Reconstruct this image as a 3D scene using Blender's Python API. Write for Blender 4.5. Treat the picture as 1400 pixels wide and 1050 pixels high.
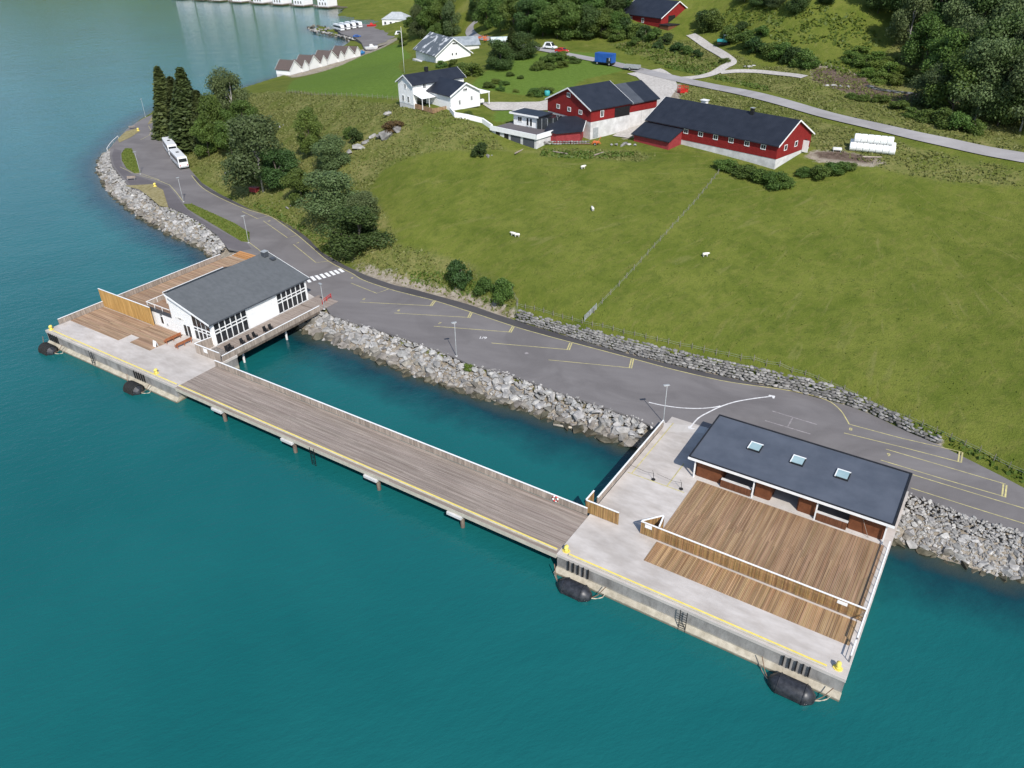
import bpy, bmesh, math, random
import numpy as np
from mathutils import Vector, Matrix, Euler
for o in list(bpy.data.objects): bpy.data.objects.remove(o)
S=bpy.context.scene; COL=S.collection; R=math.radians
# ---------------------------------------------------------------- camera
cd=bpy.data.cameras.new('camera'); cam=bpy.data.objects.new('camera',cd); COL.objects.link(cam)
cd.sensor_width=36; cd.lens=27.386; cd.clip_start=0.5; cd.clip_end=9000
cam.matrix_world=Matrix.Translation((0,0,64.7))@Matrix.Rotation(R(58.55),4,'X')@Matrix.Rotation(R(-0.75),4,'Z')
S.camera=cam
# ---------------------------------------------------------------- sky, sun, exposure
SUN_EL=44.0; SUN_AZ=163.0     # degrees, azimuth clockwise from +Y
wd=bpy.data.worlds.new('World'); S.world=wd; wd.use_nodes=True
nt=wd.node_tree; sky=nt.nodes.new('ShaderNodeTexSky'); sky.sky_type='NISHITA'; sky.sun_disc=False
sky.sun_elevation=R(SUN_EL); sky.sun_rotation=R(SUN_AZ); sky.altitude=60; sky.dust_density=0.6; sky.ozone_density=1.2
bg=nt.nodes['Background']; bg.inputs['Strength'].default_value=0.15
nt.links.new(sky.outputs['Color'],bg.inputs['Color'])
sl=bpy.data.lights.new('sun','SUN'); sl.energy=4.4; sl.angle=R(0.53); sl.color=(1.0,0.955,0.89)
so=bpy.data.objects.new('sun',sl); COL.objects.link(so)
_d=Vector((-math.sin(R(SUN_AZ))*math.cos(R(SUN_EL)),-math.cos(R(SUN_AZ))*math.cos(R(SUN_EL)),-math.sin(R(SUN_EL))))
so.rotation_euler=_d.to_track_quat('-Z','Y').to_euler(); so.location=(60,-120,160)
vs=S.view_settings; S.display_settings.display_device='sRGB'; vs.view_transform='Standard'; vs.look='None'; vs.exposure=0.2; vs.gamma=1.0; vs.use_curve_mapping=False
# ---------------------------------------------------------------- materials
def ramp2(nt,fac,c1,c2,p1=0.35,p2=0.65):
    r=nt.nodes.new('ShaderNodeValToRGB'); e=r.color_ramp.elements
    e[0].position=p1; e[0].color=(*c1,1); e[1].position=p2; e[1].color=(*c2,1)
    nt.links.new(fac,r.inputs['Fac']); return r.outputs['Color']
def coords(nt,kind,rot,scale):
    if kind=='pos': o=nt.nodes.new('ShaderNodeNewGeometry').outputs['Position']
    else: o=nt.nodes.new('ShaderNodeTexCoord').outputs['Object']
    m=nt.nodes.new('ShaderNodeMapping'); m.vector_type='TEXTURE'; m.inputs['Rotation'].default_value=(0,0,rot)
    nt.links.new(o,m.inputs['Vector'])
    m2=nt.nodes.new('ShaderNodeMapping'); m2.inputs['Scale'].default_value=scale
    nt.links.new(m.outputs['Vector'],m2.inputs['Vector']); return m2.outputs['Vector']
def noise(nt,vec,scale,detail=4,rough=0.6,dist=0.0):
    n=nt.nodes.new('ShaderNodeTexNoise'); n.inputs['Scale'].default_value=scale; n.inputs['Detail'].default_value=detail
    n.inputs['Roughness'].default_value=rough; n.inputs['Distortion'].default_value=dist
    nt.links.new(vec,n.inputs['Vector']); return n.outputs['Fac']
def mix(nt,fac,a,b,bt='MIX'):
    m=nt.nodes.new('ShaderNodeMix'); m.data_type='RGBA'; m.blend_type=bt
    for sock,v in ((m.inputs['Factor'],fac),(m.inputs['A'],a),(m.inputs['B'],b)):
        if isinstance(v,(int,float)): sock.default_value=v
        elif isinstance(v,tuple): sock.default_value=(*v,1)
        else: nt.links.new(v,sock)
    return m.outputs['Result']
def math_(nt,op,a,b=0.0,clamp=False):
    m=nt.nodes.new('ShaderNodeMath'); m.operation=op; m.use_clamp=clamp
    for s,v in ((m.inputs[0],a),(m.inputs[1],b)):
        if isinstance(v,(int,float)): s.default_value=v
        else: nt.links.new(v,s)
    return m.outputs['Value']
def newmat(name):
    m=bpy.data.materials.new(name); m.use_nodes=True; nt=m.node_tree; b=nt.nodes['Principled BSDF']; return m,nt,b
def bumpn(nt,b,h,strength,dist):
    n=nt.nodes.new('ShaderNodeBump'); n.inputs['Strength'].default_value=strength; n.inputs['Distance'].default_value=dist
    nt.links.new(h,n.inputs['Height']); nt.links.new(n.outputs['Normal'],b.inputs['Normal'])
def pm(name,c1,c2,scale=1.0,rough=0.8,bump=0.0,bscale=None,rand=0.0,kind='pos',rot=0.0,stretch=(1,1,1),big=0.0,spec=0.3,hue=0.0,p=(0.35,0.65)):
    """procedural paint: two tones of noise, per-object variation, weathering at a larger scale, fine relief"""
    m,nt,b=newmat(name); v=coords(nt,kind,rot,stretch)
    c=ramp2(nt,noise(nt,v,scale),c1,c2,*p)
    if big:
        g=coords(nt,kind,rot,(1,1,1)); f=noise(nt,g,0.16*max(scale,1)**0.3,5,0.65)
        k=math_(nt,'MULTIPLY_ADD',f,2*big); k.node.inputs[2].default_value=1-big
        c=mix(nt,1.0,c,(1,1,1),'MULTIPLY'); 
        cc=nt.nodes.new('ShaderNodeCombineColor'); [nt.links.new(k,cc.inputs[i]) for i in range(3)]
        c.node.inputs['B'].default_value=(1,1,1,1); nt.links.new(cc.outputs['Color'],c.node.inputs['B'])
    if rand:
        oi=nt.nodes.new('ShaderNodeObjectInfo').outputs['Random']
        h=nt.nodes.new('ShaderNodeHueSaturation')
        k=math_(nt,'MULTIPLY_ADD',oi,2*rand); k.node.inputs[2].default_value=1-rand
        nt.links.new(k,h.inputs['Value'])
        if hue:
            w=math_(nt,'FRACT',math_(nt,'MULTIPLY',oi,7.31)); k2=math_(nt,'MULTIPLY_ADD',w,2*hue); k2.node.inputs[2].default_value=0.5-hue
            nt.links.new(k2,h.inputs['Hue'])
        nt.links.new(c,h.inputs['Color']); c=h.outputs['Color']
    nt.links.new(c,b.inputs['Base Color']); b.inputs['Roughness'].default_value=rough; b.inputs['Specular IOR Level'].default_value=spec
    if bump: bumpn(nt,b,noise(nt,v,bscale or scale*4,4,0.7),1.0,bump)
    return m
PA=R(-33.354)        # bearing of the quay
M={}
M['concrete']=pm('concrete',(.415,.375,.34),(.515,.475,.44),0.9,0.85,0.004,rot=PA,stretch=(.4,1,1),big=.30)
M['concrete_road']=pm('ramp_concrete',(.45,.415,.38),(.52,.485,.45),0.7,0.85,0.004,rot=PA,stretch=(1,.3,1),big=.2)
M['kerb']=pm('kerb_concrete',(.40,.37,.31),(.50,.46,.38),1.5,0.85,0.004)
M['yellow']=pm('yellow_paint',(.70,.55,.09),(.76,.63,.18),2,0.6,0.0,big=.12)
M['yellow_line']=pm('worn_yellow_road_paint',(.36,.32,.17),(.58,.51,.22),1.6,0.8,big=.2)
M['white_line']=pm('worn_white_road_paint',(.52,.50,.49),(.74,.73,.72),2.0,0.8,big=.1)
M['faded_line']=pm('faded_white_road_paint',(.20,.18,.18),(.34,.31,.31),2.5,0.85)
M['wood_grey']=pm('weathered_grey_boards',(.215,.172,.145),(.315,.265,.228),1.4,0.85,0.003,rand=.15,rot=PA,stretch=(.12,4,1),big=.2,hue=.006)
M['wood_brown']=pm('brown_deck_boards',(.235,.140,.073),(.355,.235,.138),1.3,0.8,0.003,rand=.24,rot=PA,stretch=(4,.12,1),big=.16,hue=.008)
M['wood_lit']=pm('lit_brown_deck_boards',(.26,.150,.070),(.40,.262,.140),1.3,0.75,0.003,rand=.28,rot=PA,stretch=(4,.12,1),big=.16,hue=.008)  # brown boards with the golden light on the outer strip put into the colour
M['wood_tan']=pm('tan_deck_boards',(.255,.160,.098),(.375,.262,.175),1.3,0.8,0.003,rand=.25,rot=PA,stretch=(.12,4,1),big=.2,hue=.008)
M['wood_fence']=pm('oiled_fence_slats',(.235,.135,.050),(.39,.235,.10),1.2,0.75,0.002,rand=.3,stretch=(3,3,.3),hue=.01)
M['wood_orange']=pm('golden_fence_boards',(.38,.215,.065),(.50,.30,.105),1.2,0.7,0.002,rand=.14,stretch=(2,2,.3),big=.1)
M['wood_pale']=pm('pale_weathered_rail_boards',(.25,.205,.17),(.37,.31,.26),1.2,0.85,0.002,rand=.2,stretch=(3,3,.4),big=.15)
M['wood_dark']=pm('dark_stained_wood',(.10,.04,.02),(.17,.07,.035),1.5,0.6,0.003,rand=.12,stretch=(5,5,.4))
M['bench_wood']=pm('red_brown_bench_wood',(.28,.09,.035),(.38,.14,.06),2,0.6,0.002,rand=.15)
M['step_wood']=pm('orange_step_boards',(.40,.19,.07),(.52,.27,.11),1.2,0.75,0.002,rand=.2,rot=PA,stretch=(.2,3,1))
M['white']=pm('white_paint',(.74,.74,.73),(.82,.82,.81),1.2,0.55,0.001,big=.05)
M['white_siding']=None
M['offwhite']=pm('aged_white_paint',(.60,.60,.57),(.74,.73,.70),1.0,0.7,0.002,big=.12)
M['roof_grey']=pm('grey_roofing_felt',(.093,.100,.105),(.112,.119,.125),1.0,0.8,0.0015,rot=PA,stretch=(1,1.4,1),big=.10)
M['roof_slate']=pm('blue_grey_roof_membrane',(.070,.082,.106),(.092,.105,.132),0.35,0.62,0.002,rot=PA,big=.14)
M['roof_edge']=pm('black_roof_edging',(.012,.013,.016),(.022,.023,.027),2,0.55)
M['roof_dark']=None
M['roof_brown']=pm('brown_roof_tiles',(.075,.056,.050),(.125,.098,.088),2,0.8,0.01,stretch=(1,1,3))
M['roof_light']=pm('pale_grey_metal_roof',(.34,.36,.37),(.46,.48,.49),.8,0.5,0.002,big=.1)
M['roof_old']=pm('patchy_old_slate_roof',(.10,.115,.13),(.56,.57,.58),0.42,0.7,0.004,p=(.54,.62))
M['roof_pale']=pm('weathered_blue_grey_roof',(.20,.23,.25),(.32,.35,.37),.6,0.6,0.002,big=.15)
M['glass']=pm('dark_window_glass',(.012,.015,.018),(.03,.035,.04),.6,0.06,spec=.6)
M['glass_sky']=pm('skylight_glass',(.26,.38,.40),(.36,.48,.49),.4,0.05,spec=.8)  # pale tone paints the sky reflection into the panes
M['rubber']=pm('black_rubber',(.012,.013,.016),(.035,.037,.044),2.2,0.42,0.006,spec=.5)
M['black']=pm('black_metal',(.010,.010,.011),(.022,.022,.024),3,0.45)
M['steel']=pm('galvanised_steel',(.26,.275,.28),(.36,.375,.38),3,0.5,spec=.4)
M['pile']=pm('pile_timber',(.08,.06,.05),(.16,.13,.10),2,0.85,0.006,stretch=(1,1,.3))
M['post_grey']=pm('grey_fence_post',(.16,.14,.12),(.26,.23,.20),2,.9)
M['rust']=pm('rusty_chain',(.12,.07,.045),(.24,.16,.11),6,0.85)
M['rope']=pm('pale_rope',(.40,.35,.27),(.52,.46,.36),8,0.9)
M['red_sid']=None
M['foundation']=pm('cast_concrete_wall',(.46,.45,.44),(.62,.61,.60),.7,0.85,0.006,big=.2)
M['fieldstone']=pm('grey_field_stone',(.115,.11,.105),(.265,.255,.24),2.3,0.88,0.02,rand=.42,kind='obj',hue=.015)
M['boulder']=pm('pale_blasted_rock',(.21,.205,.195),(.41,.395,.375),1.7,0.88,0.03,rand=.36,kind='obj',hue=.02)
M['boulder_wet']=pm('tide_stained_rock',(.13,.118,.10),(.29,.265,.23),1.7,0.75,0.03,rand=.3,kind='obj',hue=.015)
M['boulder_tide']=pm('weedy_tide_line_rock',(.045,.042,.026),(.13,.115,.08),1.7,.6,.03,rand=.3,kind='obj')
M['gravel']=pm('pale_gravel',(.36,.33,.30),(.50,.47,.43),1.8,0.9,0.02,big=.2)
M['red_paint']=pm('red_vehicle_paint',(.46,.02,.018),(.52,.03,.025),1,0.35,spec=.6)
M['blue_paint']=pm('blue_vehicle_paint',(.015,.075,.30),(.02,.10,.37),.8,0.4,spec=.5)
M['teal_paint']=pm('teal_machine_paint',(.03,.26,.27),(.05,.34,.34),1.5,0.5)
M['orange_paint']=pm('orange_machine_paint',(.55,.13,.04),(.62,.18,.06),1.5,0.55)
M['bus_white']=pm('white_coach_paint',(.74,.75,.76),(.80,.81,.82),.6,0.25,spec=.6)
M['blue_tarp']=pm('blue_tarpaulin',(.02,.17,.42),(.05,.26,.52),2,0.6,0.01)
M['tyre']=pm('tyre',(.012,.012,.012),(.025,.025,.025),5,0.8)
M['film']=pm('white_bale_film',(.74,.75,.74),(.82,.83,.82),3,0.3,0.01,spec=.5)
M['wool']=pm('sheep_wool',(.62,.59,.52),(.74,.71,.64),6,0.95,0.02)
M['bark']=pm('bark',(.07,.055,.045),(.15,.125,.105),4,0.9,0.02,stretch=(2,2,.4))
M['birch_bark']=pm('birch_bark',(.16,.15,.14),(.52,.50,.47),3,0.85,0.01,stretch=(.6,.6,3))
M['greenhouse']=pm('pale_polythene',(.42,.50,.50),(.58,.65,.64),.5,0.35)
M['soil']=pm('dark_soil',(.09,.065,.05),(.16,.12,.095),1.5,0.95,0.03)
def siding(name,c1,c2,step):
    """painted vertical cladding: narrow shadowed joints as fine relief"""
    m,nt,b=newmat(name); v=coords(nt,'obj',0,(1,1,1))
    s=nt.nodes.new('ShaderNodeSeparateXYZ'); nt.links.new(v,s.inputs[0])
    x=math_(nt,'ADD',s.outputs[0],s.outputs[1]); f=math_(nt,'FRACT',math_(nt,'MULTIPLY',x,1/step))
    j=math_(nt,'GREATER_THAN',f,0.14)
    c=ramp2(nt,noise(nt,v,1.3,5),c1,c2,.3,.7); nt.links.new(c,b.inputs['Base Color']); b.inputs['Roughness'].default_value=.65; b.inputs['Specular IOR Level'].default_value=.25
    bumpn(nt,b,j,1.0,0.02); return m
M['white_siding']=siding('white_cladding',(.80,.80,.79),(.85,.85,.84),.18)
M['red_sid']=siding('red_barn_cladding',(.185,.013,.013),(.25,.020,.019),.2)
M['red_old']=siding('faded_red_cladding',(.24,.030,.034),(.31,.046,.050),.2)
M['brown_clad']=siding('dark_brown_cladding',(.12,.042,.018),(.185,.068,.03),.14)
def metalroof(name,c1,c2,step):
    m,nt,b=newmat(name); v=coords(nt,'obj',0,(1,1,1))
    s=nt.nodes.new('ShaderNodeSeparateXYZ'); nt.links.new(v,s.inputs[0])
    f=math_(nt,'PINGPONG',math_(nt,'MULTIPLY',s.outputs[0],2/step),1.0)
    c=ramp2(nt,noise(nt,v,.5,5),c1,c2,.3,.7); nt.links.new(c,b.inputs['Base Color']); b.inputs['Roughness'].default_value=.5; b.inputs['Specular IOR Level'].default_value=.3
    bumpn(nt,b,f,.5,0.03); return m
M['roof_dark']=metalroof('dark_metal_roof',(.014,.017,.025),(.024,.028,.039),.35)
M['roof_mid']=metalroof('faded_metal_roof',(.05,.056,.068),(.075,.082,.095),.35)
def leafmat(name,c1,c2,trans=.32):
    m,nt,b=newmat(name)
    at=nt.nodes.new('ShaderNodeAttribute'); at.attribute_name='tint'
    oi=nt.nodes.new('ShaderNodeObjectInfo').outputs['Random']
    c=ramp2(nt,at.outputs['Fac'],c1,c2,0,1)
    h=nt.nodes.new('ShaderNodeHueSaturation'); nt.links.new(c,h.inputs['Color'])
    k=math_(nt,'MULTIPLY_ADD',oi,.4); k.node.inputs[2].default_value=.8; nt.links.new(k,h.inputs['Value'])
    w=math_(nt,'FRACT',math_(nt,'MULTIPLY',oi,5.7)); k2=math_(nt,'MULTIPLY_ADD',w,.04); k2.node.inputs[2].default_value=.48; nt.links.new(k2,h.inputs['Hue'])
    nt.links.new(h.outputs['Color'],b.inputs['Base Color']); b.inputs['Roughness'].default_value=.55; b.inputs['Specular IOR Level'].default_value=.25
    t=nt.nodes.new('ShaderNodeBsdfTranslucent'); nt.links.new(h.outputs['Color'],t.inputs['Color'])
    mx=nt.nodes.new('ShaderNodeMixShader'); mx.inputs[0].default_value=trans
    nt.links.new(b.outputs[0],mx.inputs[1]); nt.links.new(t.outputs[0],mx.inputs[2]); nt.links.new(mx.outputs[0],nt.nodes['Material Output'].inputs['Surface'])
    return m
M['leaf']=leafmat('broad_leaves',(.055,.100,.020),(.125,.190,.042))
M['leaf_grey']=leafmat('grey_green_leaves',(.068,.102,.036),(.140,.188,.074))
M['leaf_dark']=leafmat('dark_leaves',(.032,.066,.018),(.078,.128,.036),.28)
M['needle']=leafmat('conifer_needles',(.040,.062,.020),(.115,.142,.045),.28)
M['leaf_bright']=leafmat('bright_shrub_leaves',(.075,.125,.020),(.155,.220,.045))
M['weeds']=leafmat('rough_grass_blades',(.140,.155,.036),(.265,.260,.090),.45)
M['bracken']=leafmat('brown_bracken',(.10,.060,.025),(.19,.13,.055))
M['lush']=leafmat('lush_grass_blades',(.085,.125,.018),(.150,.190,.036),.4)
# ---------------------------------------------------------------- mesh helpers
class MB:
    def __init__(s): s.v=[]; s.f=[]
    def add(s,vs,fs):
        n=len(s.v); s.v+= [tuple(v) for v in vs]; s.f+=[tuple(i+n for i in f) for f in fs]; return s
    def box(s,x0,y0,z0,x1,y1,z1):
        return s.add([(x0,y0,z0),(x1,y0,z0),(x1,y1,z0),(x0,y1,z0),(x0,y0,z1),(x1,y0,z1),(x1,y1,z1),(x0,y1,z1)],
                     [(3,2,1,0),(4,5,6,7),(0,1,5,4),(1,2,6,5),(2,3,7,6),(3,0,4,7)])
    def hexa(s,b,t):     # eight corners: bottom ring, top ring
        return s.add(list(b)+list(t),[(3,2,1,0),(4,5,6,7),(0,1,5,4),(1,2,6,5),(2,3,7,6),(3,0,4,7)])
    def prism(s,poly,z0,z1):
        n=len(poly); return s.add([(x,y,z0) for x,y in poly]+[(x,y,z1) for x,y in poly],[tuple(range(n-1,-1,-1)),tuple(range(n,2*n))]+[(i,(i+1)%n,n+(i+1)%n,n+i) for i in range(n)])
    def bar(s,p,q,w,h=None):   # square bar between two points
        p=Vector(p);q=Vector(q);h=h or w;d=(q-p).normalized();a=d.cross(Vector((0,0,1)))
        if a.length<1e-3:a=Vector((1,0,0))
        a.normalize();b=a.cross(d)
        c=[(a*sx*w/2+b*sy*h/2) for sx,sy in ((-1,-1),(1,-1),(1,1),(-1,1))]
        return s.hexa([p+k for k in c],[q+k for k in c])
    def tube(s,pts,rad,n=8,cap=True):
        pts=[Vector(p) for p in pts];k0=len(s.v);rings=[]
        for i,p in enumerate(pts):
            d=(pts[min(i+1,len(pts)-1)]-pts[max(i-1,0)]).normalized()
            a=d.cross(Vector((0,0,1)) if abs(d.z)<.95 else Vector((1,0,0))).normalized();b=a.cross(d)
            r=rad[i] if isinstance(rad,(list,tuple)) else rad
            rings.append([p+(a*math.cos(t)+b*math.sin(t))*r for t in [2*math.pi*j/n for j in range(n)]])
        vs=[v for r in rings for v in r];fs=[]
        for i in range(len(rings)-1):
            for j in range(n): fs.append((i*n+j,i*n+(j+1)%n,(i+1)*n+(j+1)%n,(i+1)*n+j))
        if cap: fs.append(tuple(range(n-1,-1,-1)));fs.append(tuple((len(rings)-1)*n+j for j in range(n)))
        return s.add(vs,fs)
    def mesh(s,name,mat,smooth=False):
        me=bpy.data.meshes.new(name);me.from_pydata(s.v,[],s.f);me.materials.append(mat)
        if smooth: me.polygons.foreach_set('use_smooth',[True]*len(me.polygons))
        me.update(); return me
    def build(s,name,mat,parent=None,loc=(0,0,0),rz=0,smooth=False,bevel=0,kind=None):
        me=s.mesh(name,mat,smooth)
        bm=bmesh.new();bm.from_mesh(me);bmesh.ops.recalc_face_normals(bm,faces=bm.faces[:])
        if bevel: bmesh.ops.bevel(bm,geom=[e for e in bm.edges if len(e.link_faces)==2 and e.calc_face_angle()>.6],offset=bevel,segments=2 if bevel>.05 else 1,affect='EDGES',clamp_overlap=True)
        bm.to_mesh(me);bm.free()
        return place(name,me,parent,loc,rz,kind=kind)
def place(name,me,parent=None,loc=(0,0,0),rz=0,scale=None,rot=None,kind=None):
    o=bpy.data.objects.new(name,me);COL.objects.link(o);o.parent=parent;o.location=loc
    o.rotation_euler=rot if rot else (0,0,rz)
    if scale: o.scale=scale
    if kind: o['kind']=kind
    return o
def tag(o,label,cat,group=None):
    o['label']=label;o['category']=cat
    if group:o['group']=group
    return o
def thing(name,label,cat,loc=(0,0,0),rz=0,group=None):
    return tag(place(name,None,None,loc,rz),label,cat,group)
def dup(root,loc,rz,label=None,scale=None):
    def cp(o,p):
        c=o.copy();COL.objects.link(c);c.parent=p
        for ch in o.children: cp(ch,c)
        return c
    r=cp(root,None);r.location=loc;r.rotation_euler=(0,0,rz)
    if label:r['label']=label
    if scale:r.scale=scale
    return r
_cubes={}
def cube(mat):
    if mat.name not in _cubes: _cubes[mat.name]=MB().box(-.5,-.5,-.5,.5,.5,.5).mesh('block_'+mat.name,mat)
    return _cubes[mat.name]
def blk(name,mat,parent,c,size,rz=0): return place(name,cube(mat),parent,c,rz,scale=size)
QO=(-79.75,119.85); QU=(math.cos(PA),math.sin(PA))
def Q(u,v): return (QO[0]+QU[0]*u-QU[1]*v,QO[1]+QU[1]*u+QU[0]*v)
def qthing(name,label,cat,u,v,z=0,group=None): x,y=Q(u,v);return thing(name,label,cat,(x,y,z),PA,group)
ZD=2.7
ORD=('first','second','third','fourth','fifth','sixth','seventh','eighth','ninth','tenth','eleventh','twelfth','thirteenth')
rng=np.random.default_rng(7); rnd=random.Random(11)
#TERRAIN-BEGIN
# height control points of the hillside (x, y, z in metres)
CTRL=[(-75.34,199.20,2.6),(-63.12,186.00,2.6),(-52.84,176.92,2.7),(-40.43,158.05,2.7),(-29.02,145.09,2.7),(-19.52,138.41,2.7),(-10.67,131.88,2.7),(-2.46,125.82,2.7),(-32.71,150.48,4),(-26.13,147.02,5),(-19.58,140.37,4.6),(-12.14,134.85,4.2),(-5.10,128.92,4.6),(-1.11,127.51,5.2),(2.97,122.35,4.9),(12.34,115.97,4.9),(23.49,109.52,4.9),(33.95,104.51,4.9),(43.65,99.56,4.8),(51.27,91.18,4.3),(57.49,84.38,3.4),(62.98,76.50,3),(7.09,172.34,18.2),(15.24,173.90,18.8),(27.62,172.31,18.9),(38.19,167.25,18.7),(53.72,156.94,18.2),(62.52,155.86,18.4),(74.69,157.00,18.8),(87.93,153.39,18.2),(97.77,144.49,17.2),(31.37,197.08,20.5),(23.24,188.04,19.6),(43.93,241.56,23.5),(59.81,219.18,23.2),(73.82,186.11,22.4),(86.96,169.59,21.8),(102.29,154.67,21),(31.14,261.32,24),(15.67,272.11,24.3),(1.53,291.25,24),(-16.33,392.84,20),(-26.29,203.75,22.6),(-18.47,193.54,22.6),(-7.83,189.70,21.8),(-18.04,212.19,23.3),(-2.76,202.06,21.6),(5.06,224.03,22.6),(17.59,231.50,23),(-0.95,177.81,18.8),(-5.99,183.09,20),(-17.91,275.25,22),(-27.25,270.96,21),(-39.91,294.76,18.5),(-56.48,422.86,7),(-55.18,478.71,5),(-70.39,415.14,3.2),(-79.68,369.39,3.2),(-91.62,357.35,3),(-50.62,294.62,15),(-58.09,278.76,15),(-27.95,214.75,22),(-50.02,237.66,18.5),(-69.53,263.78,14.5),(-82.73,285.22,11),(-31.95,199.50,19),(-48.27,215.54,15.5),(-61.79,229.27,12.5),(-77.27,245.26,9),(-33.92,184.00,12.5),(-45.27,187.07,10),(-60.18,202.68,7.5),(-78.20,223.18,5),(-34.86,165.98,8),(-46.56,173.70,5.5),(-21.85,168.73,13.5),(-20.35,150.63,8.5),(-8.44,151.80,11),(-9.06,172.80,17),(-8.02,136.96,6.2),(-98.73,251.99,3.2),(-100.01,278.82,4),(-113.16,279.42,2.8),(-88.62,216.82,2.6),(39.08,288.83,26.2),(49.44,277.12,28.5),(60.56,278.93,28.8),(66.56,263.03,28),(70.63,230.74,24.8),(64.41,239.35,26),(84.95,240.25,30.5),(78.13,216.78,25.8),(72.17,274.86,33.5),(89.69,259.53,39),(103.61,234.99,31),(91.20,200.63,24.2),(95.38,171.12,22.4),(112.72,209.64,27.5),(127.68,245.84,37),(127.09,202.75,28.5),(136.83,226.04,39),(109.05,166.99,21.7),(40.93,307.73,35),(14.91,307.19,27),(1.93,347.18,25),(-18.08,494.13,18),(-42.78,537.20,8),(-79.70,535.13,2.4),(-63.91,498.58,2.6),(-71.62,633.23,3),(-119.15,659.29,2)]+[(120,60,12),(160,110,35),(220,200,75),(150,300,85),(80,420,85),(-10,420,40),(-50,520,12),(0,700,40),(-60,900,30),(-300,1100,10),(-130,800,4),(240,60,50),(100,20,2.5),(75,62,2.6),(300,400,140),(200,700,160),(300,1000,200),(-200,1200,60),(-400,1200,40)]
CP=np.array(CTRL)
def _tps(c,x,y):
    d2=(x[:,None]-c[None,:,0])**2+(y[:,None]-c[None,:,1])**2
    return 0.5*d2*np.log(d2+1e-6)
_n=len(CP);_A=np.zeros((_n+3,_n+3));_A[:_n,:_n]=_tps(CP,CP[:,0],CP[:,1])+np.eye(_n)*25.0
_A[:_n,_n]=1;_A[:_n,_n+1:]=CP[:,:2];_A[_n,:_n]=1;_A[_n+1:,:_n]=CP[:,:2].T
_w=np.linalg.solve(_A,np.r_[CP[:,2],0,0,0])
# the shoreline at water level, land on its inner side
SHORE=[(90,38)]+[(56.61,62.63),(54.42,62.67),(52.29,63.95),(50.33,65.02),(48.35,66.35),(46.47,67.84),(44.74,68.25),(32.13,75.76),(16.44,88.82),(12.06,91.23),(7.62,93.91),(2.47,97.72),(-2.39,100.47),(-8.88,104.24),(-16.28,108.93),(-23.29,114.66),(-31.10,120.05),(-38.08,125.50),(-49.70,138.47),(-65.97,161.46),(-70.51,166.81),(-80.15,175.01),(-90.31,185.44),(-98.89,195.68),(-105.53,203.67),(-113.00,214.89),(-121.13,229.43),(-125.50,239.73),(-127.55,249.00),(-129.74,258.89),(-131.50,270.45),(-133.93,282.98),(-134.98,295.30),(-134.77,307.28),(-133.92,316.14),(-127.53,326.51),(-114.87,343.11),(-106.06,368.41),(-102.26,376.96),(-102.43,391.89),(-102.60,414.26),(-97.82,441.06),(-92.95,460.64),(-90.70,485.00),(-95.36,497.13),(-108.02,513.71),(-121.50,531.35),(-127.83,545.80),(-125.83,556.42),(-114.41,551.62),(-99.09,539.45),(-92.19,545.81),(-90.27,567.80),(-90.00,579.51),(-101.76,584.77),(-119.98,607.67),(-129.29,640.58),(-131.58,670.79),(-161.10,724.80)]+[(-230,800),(-420,960),(-900,1150),(-900,1700),(900,1700),(900,20),(300,-20)]
SH=np.array(SHORE)
def shore_sd(x,y):
    best=np.full(x.shape,1e9);ins=np.zeros(x.shape,bool)
    for i in range(len(SH)):
        ax,ay=SH[i];bx,by=SH[(i+1)%len(SH)]
        dx,dy=bx-ax,by-ay
        t=np.clip(((x-ax)*dx+(y-ay)*dy)/(dx*dx+dy*dy),0,1)
        best=np.minimum(best,(x-ax-t*dx)**2+(y-ay-t*dy)**2)
        if by!=ay: ins^=((ay>y)!=(by>y))&(x<dx*(y-ay)/dy+ax)
    return np.where(ins,1,-1)*np.sqrt(best)
def inpoly(P,x,y):
    P=np.array(P);ins=np.zeros(x.shape,bool)
    for i in range(len(P)):
        ax,ay=P[i];bx,by=P[(i+1)%len(P)]
        if by!=ay: ins^=((ay>y)!=(by>y))&(x<(bx-ax)*(y-ay)/(by-ay)+ax)
    return ins
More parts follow.
